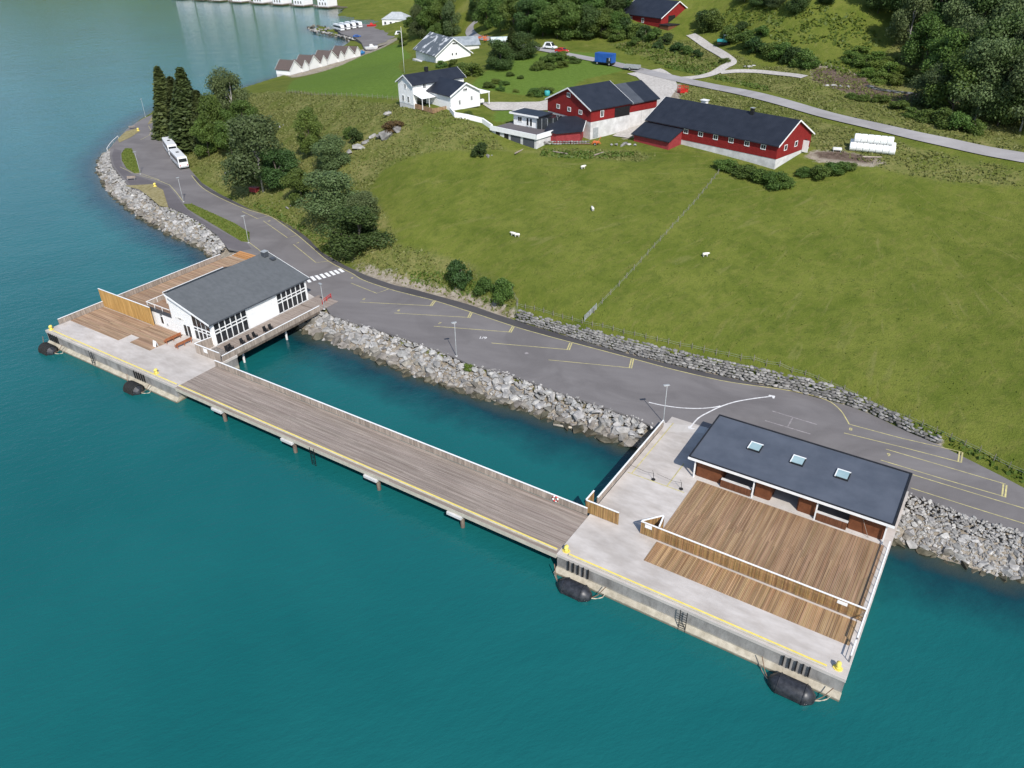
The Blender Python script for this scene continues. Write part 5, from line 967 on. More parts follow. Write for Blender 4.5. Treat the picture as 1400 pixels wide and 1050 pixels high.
# ================================================================ vehicles
def wheel(parent,x,y,r,w=.3):
    t=MB().tube([(x,y-w/2,r),(x,y+w/2,r)],r,14).build('wheel',M['tyre'],parent,smooth=False);MB().tube([(x,y-w/2-.012,r),(x,y+w/2+.012,r)],r*.56,10).build('rim',M['steel'],t)
def coach(label,x,y,z,ang,L=12.4,group='white coaches'):
    t=thing('coach',label,'bus',(x,y,z),R(ang),group);W=1.27;Hh=3.45
    prof=[(-L/2,.45),(-L/2-.05,1.3),(-L/2+.10,3.15),(-L/2+.45,Hh),(L/2-.9,Hh),(L/2-.25,2.9),(L/2+.03,1.45),(L/2,.4)]
    m=MB();n=len(prof);m.add([(a,-W,b) for a,b in prof]+[(a,W,b) for a,b in prof],[tuple(range(n)),tuple(range(2*n-1,n-1,-1))]+[(i,n+i,n+(i+1)%n,(i+1)%n) for i in range(n)]);m.build('body',M['bus_white'],t,bevel=.12)
    for s in (-1,1):
        for k in range(6): a=-L/2+.7+k*1.78;MB().box(a,s*(W+.004)-.006,1.75,a+1.70,s*(W+.004)+.006,2.78).build('side_window',M['glass'],t)
        MB().box(-L/2+.6,s*W-.006,.45,L/2-.5,s*W+.012,.75).build('skirt',M['steel'],t)
        for a in (-L/2+2.6,-L/2+3.95,L/2-2.7): wheel(t,a,s*(W-.13),.5)
        MB().bar((L/2-.2,s*W,2.75),(L/2+.35,s*(W+.22),2.35),.12).build('mirror',M['black'],t)
    MB().hexa([(L/2+.005,-W*.92,1.5),(L/2+.055,-W*.92,1.5),(L/2+.055,W*.92,1.5),(L/2+.005,W*.92,1.5)],[(L/2-.52,-W*.9,3.1),(L/2-.45,-W*.9,3.1),(L/2-.45,W*.9,3.1),(L/2-.52,W*.9,3.1)]).build('windscreen',M['glass'],t)
    MB().hexa([(-L/2-.07,-W*.85,2.1),(-L/2+.0,-W*.85,2.1),(-L/2+.0,W*.85,2.1),(-L/2-.07,W*.85,2.1)],[(-L/2+.02,-W*.82,3.0),(-L/2+.12,-W*.82,3.0),(-L/2+.12,W*.82,3.0),(-L/2+.02,W*.82,3.0)]).build('rear_window',M['glass'],t)
    MB().box(-.5,-.4,Hh-.02,.5,.4,Hh+.10).build('roof_hatch',M['black'],t);MB().box(-L/2-.09,-W*.9,.55,-L/2-.02,W*.9,.85).build('bumper',M['steel'],t)
    for s in (-1,1): MB().box(-L/2-.075,s*.95-.12,1.0,-L/2-.03,s*.95+.12,1.35).build('tail_light',M['red_paint'],t)
    return t
coach('white coach whose rear with dark window faces the lagoon',-94.75,225.0,ZD,121.5,12.2,'white coaches parked by the trees')
coach('white coach parked directly in front of the other by the trees',-102.2,238.5,ZD,118.5,12.2,'white coaches parked by the trees')
h0=Vector((*(-107.55,531.73),0));h1=Vector((*(-98.19,507.41),0));ca=math.degrees(math.atan2(h1.y-h0.y,h1.x-h0.x))
for k,p in enumerate([(-102.15,515.92),(-99.43,520.66),(-96.67,525.47),(-93.45,529.28)]): coach('white coach on the harbour car park, %s counted from the breakwater tip'%ORD[k],p[0],p[1],2.31,ca+14,11,'white coaches on the harbour car park')
def car(label,x,y,z,ang,paint,L=4.4,Hh=1.45,kind='car',van=False):
    t=thing('parked_'+kind,label,kind,(x,y,z),R(ang));W=.88
    prof=[(-L/2,.35),(-L/2,.85),(-L/2+.25,.95),(-L*.34,Hh if van else .98),(-L*.22,Hh),(L*.12,Hh),(L*.27,.98),(L*.45,.82),(L/2,.7),(L/2,.35)]
    n=len(prof);m=MB();m.add([(a,-W*(.82 if b>1.2 else 1),b) for a,b in prof]+[(a,W*(.82 if b>1.2 else 1),b) for a,b in prof],[tuple(range(n)),tuple(range(2*n-1,n-1,-1))]+[(i,n+i,n+(i+1)%n,(i+1)%n) for i in range(n)]);m.build('body',paint,t,bevel=.05)
    MB().hexa([(L*.13,-W*.75,Hh-.04),(L*.26,-W*.85,1.02),(L*.26,W*.85,1.02),(L*.13,W*.75,Hh-.04)],[(L*.15,-W*.75,Hh-.01),(L*.285,-W*.85,1.03),(L*.285,W*.85,1.03),(L*.15,W*.75,Hh-.01)]).build('windscreen',M['glass'],t)
    for s in (-1,1):
        MB().hexa([(-L*.3,s*W*.97,1.0),(L*.2,s*W*.97,1.0),(L*.2,s*W*1.0,1.0),(-L*.3,s*W*1.0,1.0)],[(-L*.2,s*W*.83,Hh-.08),(L*.1,s*W*.83,Hh-.08),(L*.1,s*W*.86,Hh-.08),(-L*.2,s*W*.86,Hh-.08)]).build('side_window',M['glass'],t)
        for a in (-L*.3,L*.31): wheel(t,a,s*(W-.08),.32,.22)
        MB().box(L/2-.06,s*.6-.15,.6,L/2+.015,s*.6+.15,.75).build('headlight',M['white'],t)
    return t
def zz(x,y): return Hg(x,y)
px,py=(17.50,270.86);car('red car parked by the country road above the garden',px,py,zz(px,py)+.25,-35,M['red_paint'],4.4)
px,py=(14.07,278.19);car('white van parked behind the red car on the country road',px,py,zz(px,py)+.3,-35,M['bus_white'],4.8,2.0,'van',True)
px,py=(-86.20,484.77);car('dark blue car alone on the harbour car park',px,py,2.31,20,M['blue_paint'],4.5)
px,py=(-62.69,491.56);car('white van beside the harbour hall',px,py,2.31,10,M['bus_white'],5.2,2.2,'van',True)
# blue lorry body
px,py=(29.47,252.14);t=thing('container_lorry','bright blue box lorry body standing beside the country road','lorry',(px,py,zz(px,py)+.15),R(-37))
MB().box(-3.0,-1.2,.75,3.0,1.2,3.3).build('box_body',M['blue_paint'],t,bevel=.04)
for k in range(7): blk('rib',M['blue_paint'],t,(-2.7+k*.9,-1.23,2.0),(.1,.06,2.3))
MB().box(-3.0,-1.0,.4,3.0,1.0,.745).build('chassis',M['black'],t);blk('door_frame',M['glass'],t,(1.9,-1.24,1.5),(1.5,.05,1.3));blk('door_leaf',M['steel'],t,(2.2,-1.28,1.8),(.35,.04,.9))
for a in (-2.1,2.1):
    for s in (-1,1): wheel(t,a,s*1.0,.42)
px,py=(36.61,244.18);t=thing('farm_trailer','low grey farm trailer on the grass verge by the gravel yard','trailer',(px,py,zz(px,py)+.15),R(-30))
MB().box(-2.3,-1.0,.5,2.3,1.0,.62).build('bed',M['steel'],t)
for a,b,c,d in ((-2.3,-1.02,2.3,-.96),(-2.3,.96,2.3,1.02),(-2.3,-.95,-2.24,.95),(2.24,-.95,2.3,.95)): MB().box(a,b,.63,c,d,1.35).build('side_board',M['steel'],t)
for s in (-1,1): wheel(t,-.3,s*1.05,.38)
MB().bar((2.3,0,.5),(3.6,0,.42),.1).build('drawbar',M['black'],t)
# teal excavator
px,py=(66.45,258.59);t=thing('excavator','teal excavator standing beside the gravel track near the upper barn','excavator',(px,py,zz(px,py)+.1),R(-25))
for s in (-1,1): MB().tube([(-1.6,s*1.0,.42),(1.6,s*1.0,.42)],.42,10).build('track',M['tyre'],t)
MB().box(-1.9,-1.2,.95,1.2,1.2,1.7).build('house',M['teal_paint'],t,bevel=.1);cb=MB().box(.0,-1.1,1.71,1.3,.0,2.9).build('cab',M['teal_paint'],t,bevel=.08);MB().box(.1,-1.12,1.95,1.34,-.05,2.75).build('cab_glass',M['glass'],cb);MB().box(-.1,-1.15,2.91,1.4,.05,3.0).build('cab_roof',M['white'],cb)
MB().tube([(1.0,.4,1.5),(2.4,.4,2.3),(3.6,.4,1.9)],[.26,.22,.18],8).build('boom',M['teal_paint'],t);MB().tube([(3.6,.4,1.95),(4.1,.4,.8)],[.15,.12],8).build('stick',M['teal_paint'],t);MB().hexa([(3.6,-.1,.1),(4.5,-.1,.1),(4.5,.9,.1),(3.6,.9,.1)],[(3.9,-.1,.8),(4.4,-.1,.8),(4.4,.9,.8),(3.9,.9,.8)]).build('bucket',M['black'],t)
# red hay frames, orange tedder, red implements
px,py=(46.27,216.51);t=thing('hay_rack','red steel hay rack on the grass beside the gravel yard','hay rack',(px,py,zz(px,py)),R(20))
for a in (-1.1,-.55,0,.55,1.1):
    for b in (-.8,.8): blk('upright',M['red_paint'],t,(a,b,.9),(.1,.1,1.8))
for zq in (.3,1.0,1.75):
    for b in (-.8,.8): blk('bar',M['red_paint'],t,(0,b,zq),(2.3,.09,.09))
    for a in (-1.1,1.1): blk('bar',M['red_paint'],t,(a,0,zq),(.09,1.6,.09))
MB().box(-1.0,-.7,.1,1.0,.7,.9).build('feed_tray',M['red_paint'],t)
px,py=(19.56,176.89);t=thing('hay_tedder','orange hay tedder with raised pole below the tall barn','farm machine',(px,py,zz(px,py)),R(-30))
MB().box(-.7,-.4,.5,.7,.4,.8).build('frame',M['orange_paint'],t)
for k in range(6): a=k*math.pi/3;MB().bar((0,0,.75),(1.2*math.cos(a),1.2*math.sin(a),.35),.08).build('tine_arm',M['orange_paint'],t)
for s in (-.6,.6): wheel(t,0,s,.28,.15)
MB().bar((.5,0,.8),(1.0,.2,1.9),.1).build('mast',M['orange_paint'],t);MB().bar((-1,-.4,.15),(-5.5,-2.5,.2),.14).build('pole',M['wood_dark'],t)
for l,q,s in (('red rotary hay rake standing near the outbuilding',(-9.90,328.05),1),('orange-brown hay turner beside the pale polytunnel',(-6.95,309.74),.8)):
    t=thing('hay_rake',l,'farm machine',(q[0],q[1],zz(*q)),R(15))
    for c in (-1.3,1.3):
        MB().tube([(c,0,.6),(c,0,.8)],1.0*s,12).build('rotor',M['orange_paint'],t)
        for k in range(6): a=k*math.pi/3;MB().bar((c,0,.8),(c+1.3*s*math.cos(a),1.3*s*math.sin(a),1.4),.08).build('tine',M['orange_paint'],t)
    MB().bar((-1.6,0,.9),(1.6,0,.9),.15).build('beam',M['orange_paint'],t)
    for c in (-1.3,1.3): wheel(t,c,.2,.3,.2)
px,py=(-1.81,303.88);t=thing('polytunnel','pale polythene tunnel behind the dark garden trees','greenhouse',(px,py,zz(px,py)),R(12))
n=9;m=MB();ar=[(2.0*math.cos(math.pi*k/(n-1)),1.7*math.sin(math.pi*k/(n-1))) for k in range(n)];m.add([(-4.5,a,b-.2) for a,b in ar]+[(4.5,a,b-.2) for a,b in ar],[(i,i+1,n+i+1,n+i) for i in range(n-1)]+[tuple(range(n-1,-1,-1)),tuple(range(n,2*n))]);m.build('cover',M['greenhouse'],t,smooth=False)
for k in range(5): MB().tube([(-4.4+k*2.2,a*1.01,b*1.01-.2) for a,b in ar],.05,5).build('hoop',M['steel'],t)
# wrapped bales
b0=Vector((*(71.67,165.58),0));b1=Vector((*(78.06,163.03),0));bd=(b1-b0).normalized();ba=math.atan2(bd.y,bd.x);nb=Vector((-bd.y,bd.x,0))
bm_=MB();pr=[(-.62,.5),(-.62,.78),(-.5,.88),(.5,.88),(.62,.78),(.62,.5)];bm_.tube([(a,0,0) for a,_ in pr],[c for _,c in pr],14);bale_me=bm_.mesh('silage_bale',M['film'],False)
for row,(off,z,n,st,lab) in enumerate(((0,.82,7,0,'white wrapped silage bale in the front row of the stack'),(1.75,.82,7,0,'white wrapped silage bale in the back row of the stack'),(.9,2.3,6,.6,'white wrapped silage bale on top of the stack'))):
    for k in range(n):
        p=b0+bd*(st+.7+k*1.27)+nb*off;g=Hg(p.x,p.y);tag(place('silage_bale',bale_me,None,(p.x,p.y,g+z),ba,scale=(1,1,1)),lab+', %s from the long barn'%ORD[k],'bale','white silage bales')
px,py=(69.09,165.19);t=thing('stock_trough','pale feed trough on the trampled soil by the long barn','trough',(px,py,zz(px,py)),R(-15));MB().box(-.9,-.45,.3,.9,.45,.8).build('tub',M['offwhite'],t,bevel=.08)
for a in (-.7,.7): blk('leg',M['steel'],t,(a,0,.2),(.1,.7,.5))
for l,q,a in (('pale timber pole lying on trampled soil by the bales',(75.06,161.37),-8),('pale plank lying in the grass below the garden bunker',(2.30,174.57),60),('pale plank lying in the grass under the red lean-to',(11.27,172.45),-35),('pale rail lying in the grass by the hay tedder',(19.80,170.97),45)):
    t=thing('timber_pole',l,'timber',(q[0],q[1],zz(*q)+.2),R(a));MB().tube([(-1.9,0,0),(1.9,0,.02)],[.16,.12],7).build('pole',M['wood_pale'],t)
# sheep: one skinned body, shared
def sheep_mesh():
    V=[(-.5,0,.62),(-.2,0,.68),(.2,0,.68),(.48,0,.66),(.68,0,.80),(.84,0,.74),(.98,0,.62),(-.42,.17,.42),(-.42,.17,.02),(-.42,-.17,.42),(-.42,-.17,.02),(.36,.16,.42),(.36,.16,.02),(.36,-.16,.42),(.36,-.16,.02),(-.66,0,.58),(.82,.15,.82),(.82,-.15,.82)]
    E=[(0,1),(1,2),(2,3),(3,4),(4,5),(5,6),(0,7),(7,8),(0,9),(9,10),(3,11),(11,12),(3,13),(13,14),(0,15),(5,16),(5,17)]
    rad=[.27,.33,.32,.27,.16,.13,.08,.10,.05,.10,.05,.10,.05,.10,.05,.07,.04,.04]
    me=bpy.data.meshes.new('s');me.from_pydata(V,E,[]);o=bpy.data.objects.new('s',me);COL.objects.link(o);md=o.modifiers.new('skin','SKIN')
    for i,r in enumerate(rad): me.skin_vertices[0].data[i].radius=(r,r)
    me.skin_vertices[0].data[1].use_root=True;o.modifiers.new('sub','SUBSURF').levels=1
    dg=bpy.context.evaluated_depsgraph_get();out=bpy.data.meshes.new_from_object(o.evaluated_get(dg));bpy.data.objects.remove(o);out.materials.clear();out.materials.append(M['wool']);out.polygons.foreach_set('use_smooth',[True]*len(out.polygons));return out
SM=sheep_mesh()
for l,q,a in (('white sheep grazing alone on the open field above the stone wall',(1.35,142.50),170),('white sheep lying close against its mate on the field',(0.66,143.12),150),('white sheep standing high on the field below the tall barn',(16.10,146.82),100),('white sheep to the long barn side of the wire fence',(34.43,128.99),10),('white sheep close below the garden bunker',(15.59,164.09),30)):
    tag(place('sheep',SM,None,(q[0],q[1],zz(*q)-.01),R(a),scale=(.85,.85,.85)),l,'sheep','sheep on the field')
# ================================================================ fences on the land
def wire_fence(label,P,step,h=1.1,mat='post_grey',wires=2):
    P,L=arcpts(P,max(2,int(sum(math.hypot(P[i+1][0]-P[i][0],P[i+1][1]-P[i][1]) for i in range(len(P)-1))/step)+1))
    t=thing('wire_fence',label,'fence',(P[0][0],P[0][1],0));ox,oy=P[0];r=random.Random(int(ox*10));tops=[]
    for x,y in P: z=Hg(x,y);blk('post',M[mat],t,(x-ox,y-oy,z+h/2-.1),(.075,.075,h+.2+r.uniform(-.1,.1)),r.uniform(0,1));tops.append((x-ox,y-oy,z))
    for k in range(wires): MB().tube([(a,b,c+h*(.35+.3*k)) for a,b,c in tops],.012,4,False).build('wire',M['steel'],t)
wire_fence('wire fence with pale posts dividing the two fields',[(13.99,118.38),(16.45,121.13),(19.24,124.08),(22.19,127.69),(25.29,131.68),(28.56,136.07),(32.04,140.92),(35.77,146.30),(39.50,152.32),(42.69,157.81)],2.3)
wire_fence('wire fence running along the top of the dry-stone wall',[(0.96,125.96),(7.76,121.20),(12.54,117.87),(19.38,113.51),(25.92,109.78),(32.71,106.27),(40.28,102.48),(44.90,99.63),(49.33,96.31),(53.12,92.14),(56.40,87.94),(59.01,85.06),(61.80,81.03),(64.37,77.21)],1.9)
wire_fence('wire fence along the lower edge of the bright green meadow',[(-72.52,267.73),(-59.21,249.51),(-49.92,237.09),(-42.14,229.25),(-34.77,221.32),(-27.65,212.18)],2.5,1.2)
wire_fence('short wire fence at the corner of the gravel bank',[(0.93,123.79),(1.23,125.96),(0.22,128.00)],2.0,1.5)
gx,gy=(12.44,118.29);ex,ey=(14.40,118.93);t=thing('field_gate','pale metal field gate at the foot of the wire fence','gate',(gx,gy,Hg(gx,gy)),math.atan2(ey-gy,ex-gx));L=math.hypot(ex-gx,ey-gy);dz=Hg(ex,ey)-Hg(gx,gy)
for k in range(5): MB().bar((0,0,.3+k*.22),(L,0,.3+k*.22+dz),.06).build('bar',M['steel'],t)
for f in (0,.5,1): MB().bar((L*f,0,.1+dz*f),(L*f,0,1.3+dz*f),.09).build('upright',M['steel'],t)
MB().bar((0,0,.3),(L*.5,0,1.18+dz*.5),.05).build('brace',M['steel'],t)
# headland furniture
px,py=(-126.47,269.02);t=thing('picnic_table','grey picnic table with benches on the dry grass headland','picnic table',(px,py,ZD+.07),R(20))
blk('table_top',M['wood_pale'],t,(0,0,.76),(2.0,.8,.06))
for s in (-.7,.7): blk('bench_board',M['wood_pale'],t,(0,s,.46),(2.0,.3,.05))
for s in (-.8,.8): MB().bar((s,-.75,0),(s,.2,.74),.08).build('leg',M['wood_pale'],t);MB().bar((s,.75,0),(s,-.2,.74),.08).build('leg',M['wood_pale'],t)
px,py=(-102.64,210.26);t=thing('park_bench','pale bench on the dry grass beside the footpath','bench',(px,py,ZD+.07),R(10));blk('seat',M['wood_pale'],t,(0,0,.45),(2.2,.45,.06));blk('backrest',M['wood_pale'],t,(0,.25,.75),(2.2,.06,.4))
for s in (-.9,.9): blk('leg',M['steel'],t,(s,0,.22),(.08,.4,.44))
t=thing('guard_rail','low white guard rail at the edge of the headland rocks','railing',(-122.66,241.12,ZD),0);gx,gy=t.location.x,t.location.y;P=[(-122.66,241.12),(-123.87,245.45),(-125.03,250.80),(-125.76,256.33)]
for i,(x,y) in enumerate(P): blk('post',M['white'],t,(x-gx,y-gy,.35),(.12,.12,.7))
MB().tube([(x-gx,y-gy,.7) for x,y in P],.09,6).build('rail',M['white'],t)
px,py=(-64.37,193.60);t=thing('tool_chest','small red chest in the bushes below the large grey-green tree','chest',(px,py,zz(px,py)),R(-25));MB().box(-1.1,-.6,0,1.1,.6,1.0).build('body',M['red_old'],t);MB().box(-1.2,-.7,1.001,1.2,.7,1.12).build('lid',M['red_paint'],t)
t=thing('garden_gnome_tub','x','x') if False else None
px,py=(10.33,216.48);t=thing('plastic_tank','small green tank beside the tall barn gable','tank',(px,py,zz(px,py)),0);MB().tube([(0,0,0),(0,0,.2),(0,0,1.2),(0,0,1.4)],[.6,.75,.75,.4],12).build('vessel',M['teal_paint'],t,smooth=True);MB().tube([(0,0,1.4),(0,0,1.5)],.25,10).build('lid',M['black'],t)
# ================================================================ vegetation
def leaf_mesh(name,P,N,size,tint,mat,aspect=1.0,seed=0):
    """one mesh of many small leaf-sprays: a quad at each point P turned to face N"""
    r=np.random.default_rng(seed);n=len(P);N=N/np.linalg.norm(N,axis=1)[:,None]
    a=np.cross(N,r.normal(size=(n,3)));a/=np.linalg.norm(a,axis=1)[:,None];b=np.cross(N,a)
    s=(size*r.uniform(.6,1.35,n))[:,None];sa=a*s*.5;sb=b*s*.5*aspect
    V=np.stack([P-sa*.5-sb,P+sa-sb*.3,P+sa*.4+sb,P-sa+sb*.25],1).reshape(-1,3)
    me=bpy.data.meshes.new(name);me.vertices.add(4*n);me.vertices.foreach_set('co',V.ravel());me.loops.add(4*n);me.loops.foreach_set('vertex_index',np.arange(4*n));me.polygons.add(n);me.polygons.foreach_set('loop_start',np.arange(0,4*n,4));
    me.polygons.foreach_set('loop_total',np.full(n,4)) if False else None
    me.update(calc_edges=True);me.attributes.new('tint','FLOAT','POINT').data.foreach_set('value',np.repeat(np.clip(tint,0,1),4).astype(np.float32));me.materials.append(mat);return me
def broadleaf(seed,h=10.,rad=4.,n=5200,mat='leaf',low=.12,leaf=.42,lobes=20,open_=.25,bark='bark'):
    r=np.random.default_rng(seed);C=[];Rr=[]
    for k in range(lobes):
        t=r.uniform(low+.05,.93);env=math.sin(math.pi*min(1,max(.0,(t-low)/(1-low)))**.75)**.6;a=r.uniform(0,6.283);d=rad*env*math.sqrt(r.uniform(.12,1))*.74
        C.append((d*math.cos(a),d*math.sin(a),h*t));Rr.append(rad*r.uniform(.15,.46))
    C=np.array(C);Rr=np.array(Rr);k=r.choice(lobes,n,p=Rr**2/sum(Rr**2));D=r.normal(size=(n,3));D[:,2]+=.25;D/=np.linalg.norm(D,axis=1)[:,None]
    sh=Rr[k]*r.uniform(.55,1.12,n);P=C[k]+D*sh[:,None]*np.array([1,1,.82]);
    keep=(np.sin(P[:,0]*2.3+seed)+np.sin(P[:,1]*2.1+1)+np.sin(P[:,2]*2.6+2))>-1.3-2*(1-open_);P,D,k=P[keep],D[keep],k[keep]
    P=P+r.normal(size=P.shape)*.12;N=D+r.normal(size=D.shape)*.7
    tint=.25+.5*r.random(len(P))+.25*(r.random(lobes)[k]-.3)
    cr=leaf_mesh('crown',P,N,leaf,tint,M[mat],1.25,seed)
    m=MB();bent=r.uniform(-.06,.06,2)*h
    tk=[(0,0,-.5),(bent[0]*.3,bent[1]*.3,h*.3),(bent[0],bent[1],h*.78)];m.tube(tk,[.034*h**.9*.55,.022*h**.9*.55,.03],8)
    for i in np.argsort(-Rr)[:9]:
        z0=max(.12*h,C[i][2]*.55);f=z0/(h*.78);m.tube([(bent[0]*f,bent[1]*f,z0),(C[i][0]*.6,C[i][1]*.6,C[i][2]*.85),tuple(C[i])],[.010*h,.007*h,.03],5,False)
    return cr,m.mesh('trunk',M[bark],True)
def spruce(seed,h=14.,rad=2.6,n=5200,mat='needle'):
    r=np.random.default_rng(seed);wh=26;z=np.sort(r.uniform(.05,1,n))
    lay=np.floor(z*wh)/wh;az=r.uniform(0,6.283,n);br=np.floor((az/6.283)*9+lay*7)
    reach=(1-lay)**.82*(.55+.75*np.abs(np.sin(br*12.9898+lay*78.2)));rr=rad*reach*np.sqrt(r.uniform(.05,1,n))
    aa=(br-lay*7)/9*6.283+r.normal(0,.22,n);P=np.stack([rr*np.cos(aa),rr*np.sin(aa),h*lay+.25*h/wh*r.normal(0,1,n)-rr*.30+.3],1)
    N=np.stack([.4*np.cos(aa),.4*np.sin(aa),np.ones(n)],1)+r.normal(size=(n,3))*.55
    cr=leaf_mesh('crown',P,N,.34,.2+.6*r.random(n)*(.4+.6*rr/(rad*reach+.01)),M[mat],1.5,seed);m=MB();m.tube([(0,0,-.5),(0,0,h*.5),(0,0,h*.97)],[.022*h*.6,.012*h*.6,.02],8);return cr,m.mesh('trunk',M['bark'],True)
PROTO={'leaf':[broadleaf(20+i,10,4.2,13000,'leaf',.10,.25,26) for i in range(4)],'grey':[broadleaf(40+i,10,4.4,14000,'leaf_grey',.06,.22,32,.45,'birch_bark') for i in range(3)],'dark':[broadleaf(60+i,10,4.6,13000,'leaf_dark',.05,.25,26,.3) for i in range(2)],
 'spruce':[spruce(80+i,10,1.9,9000) for i in range(3)],'bush':[broadleaf(90+i,3,2.2,4200,'leaf',.0,.2,16,.2) for i in range(4)],'bright':[broadleaf(110+i,3,2.2,4200,'leaf_bright',.0,.2,18,.3) for i in range(2)],'darkbush':[broadleaf(120+i,3,2.2,4200,'leaf_dark',.0,.2,16,.2) for i in range(2)],'bracken':[broadleaf(130,3,2.2,4200,'bracken',.0,.22,16,.2)]}
BASEH={'leaf':(10,4.2),'grey':(10,4.4),'dark':(10,4.6),'spruce':(10,1.9),'bush':(3,2.2),'bright':(3,2.2),'darkbush':(3,2.2),'bracken':(3,2.2)}
_tc=[0]
def tree(kind,x,y,h,r,label,group=None,cat=None,name=None):
    _tc[0]+=1;k=_tc[0];cr,tk=PROTO[kind][k%len(PROTO[kind])];bh,brd=BASEH[kind];z=Hg(x,y)
    bush=kind in('bush','bright','darkbush','bracken')
    t=thing(name or ('shrub' if bush else ('spruce_tree' if kind=='spruce' else 'broadleaf_tree')),label,cat or ('shrub' if bush else 'tree'),(x,y,z-.15),(k*2.399)%6.283,group);ks=.92+.16*((k*7)%5)/4;t.scale=(r/brd*ks,r/brd/ks,h/bh)
    place('crown',cr,t);place('trunk',tk,t);return t
# trees on the bank above the coaches
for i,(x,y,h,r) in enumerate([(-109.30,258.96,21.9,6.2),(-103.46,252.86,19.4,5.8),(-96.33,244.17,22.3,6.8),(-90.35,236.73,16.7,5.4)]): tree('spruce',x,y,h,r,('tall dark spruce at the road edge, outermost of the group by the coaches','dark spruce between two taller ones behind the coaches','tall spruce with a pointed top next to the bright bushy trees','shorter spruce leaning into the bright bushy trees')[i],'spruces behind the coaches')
for (x,y,h,r),l,k in zip([(-84.93,248.64,17.9,7),(-85.44,232.77,15.9,5.4),(-87.44,229.03,11.2,4.2),(-79.16,225.08,12.5,4.6),(-77.59,235.84,10.4,4.8),(-61.64,191.98,17.6,8.6),(-71.76,217.51,8.5,4.6),(-56.56,190.04,9.5,5),(-50.39,200.38,11.4,3.9),(-43.31,188.69,8.2,5.4),(-49.35,180.34,7.7,3.7),(-38.71,166.62,10.1,7.6),(-30.96,151.51,8.8,6.8),(-30.65,159.24,7.0,4.2)],
 ('large round brownish tree rising above the wood by the sea','bright green bushy tree beside the spruces','low green tree at the wood edge behind the coaches','green tree in the middle of the wood above the coaches','green tree at the meadow side of the wood','large loose grey-green willow on the bank above the road bend','grey-green willow sapling merging with the big willow','dark rounded tree beside the big grey-green willow','narrow double-crowned tree alone on the upper bank','broad tree in front of the pale rock outcrop','compact dark green tree alone below the willow','wide grey-green tree above the road bend','dense dark tree standing closest to the gravel bank','grey-green tree squeezed behind the dense dark tree'),
 ('grey','leaf','leaf','leaf','leaf','grey','grey','dark','leaf','grey','leaf','grey','dark','grey')): tree(k,x,y,h,r,l,'trees on the bank')
for (x,y,h,r),l,k in zip([(-37.62,196.14,3.2,2.2),(-40.57,200.63,2.9,1.8),(-9.35,134.28,4.5,2.6),(-1.12,128.10,3.4,2.4),(-4.75,131.13,2.6,2),(-27.50,192.93,2.2,3),(-6.66,174.65,2.6,2.2),(-9.63,191.75,1.4,1.5)],
 ('small dark bush beside the rock outcrop','slim bush on the bank above the rock outcrop','dark round bush on the gravel bank above the bays','white-flecked elder bush at the corner of the stone wall','low bush between the round bush and the elder','brown bracken clump over the big dark boulder','green bush under the garden bunker','low flower bush by the white garden wall'),
 ('darkbush','bush','darkbush','bush','bush','bracken','darkbush','bush')): tree(k,x,y,h,r,l)
# garden
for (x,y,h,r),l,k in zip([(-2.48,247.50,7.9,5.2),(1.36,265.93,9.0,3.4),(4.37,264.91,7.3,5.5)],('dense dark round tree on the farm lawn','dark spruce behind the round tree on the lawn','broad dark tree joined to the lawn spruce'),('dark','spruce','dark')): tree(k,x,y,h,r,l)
for i,(x,y,h,r) in enumerate([(-10.44,238.21,3.2,4),(-13.23,243.59,2.8,3),(-20.44,259.75,2.1,2.6),(-16.83,257.02,2.5,2.2),(12.01,254.02,2.5,3),(14.93,258.38,2.5,3),(17.93,262.71,2.1,2.6),(9.01,245.26,2.4,2.6),(12.58,247.29,1.6,2.4),(16.20,249.40,1.9,2.4),(20.65,255.92,2.1,2.4),(-5.31,222.73,1.5,2),(-3.38,228.11,1.3,1.8),(-0.94,226.61,1.1,1.8),(-2.12,220.01,1.3,1.6),(2.01,219.20,0.9,1.2),(7.43,216.98,1.7,2.6),(9.83,218.49,1.7,2.4),(5.64,215.46,1.1,1.4),(0.53,237.41,1.2,1.5),(3.62,233.62,1.0,1.2)]):
    tree(('bright','bush','bush')[i%3],x,y,h,r,('bright yellow-green garden shrub on the farmhouse lawn','green garden shrub on the farmhouse lawn','green garden shrub on the farmhouse lawn')[i%3],'garden shrubs')
# hedges and scrub around the farm
for i,(x,y,h,r) in enumerate([(44.74,160.36,1.8,2.6),(46.29,158.00,1.8,2.6),(48.19,156.04,1.9,2.8),(50.28,153.83,2.2,2.8),(52.07,151.77,2.5,3),(53.74,151.59,2.2,2.8),(61.70,154.13,2.3,3),(63.88,154.57,2.3,2.6),(66.27,155.65,2.1,2.6),(68.70,156.75,1.5,2),(59.33,154.97,1.5,2)]):
    tree('bush',x,y,h,r,('leafy shrub %s from the wire fence in the row along the long barn base'%ORD[i] if i<6 else 'leafy shrub in the clump between the long barn corner and the bales'),'shrubs below the long barn')
for i,(x,y,h,r) in enumerate([(39.15,294.42,5.5,4),(41.21,290.35,4.6,4),(43.43,284.70,4.5,3.6),(45.28,277.60,3.7,3),(47.70,273.20,3.5,3),(50.23,269.80,3.0,3),(37.44,285.46,3.6,3.5),(52.88,262.05,2.5,2.6),(55.03,257.72,2.3,2.4),(57.62,251.85,2.1,2),(62.69,240.82,1.4,2),(47.86,266.42,1.7,2.2),(41.33,272.83,2.2,2.6)]):
    tree(('bush','darkbush')[i%2],x,y,h,r,('green shrub on the slope below the upper red barn','dark green shrub on the slope below the upper red barn')[i%2],'shrubs below the upper barn')
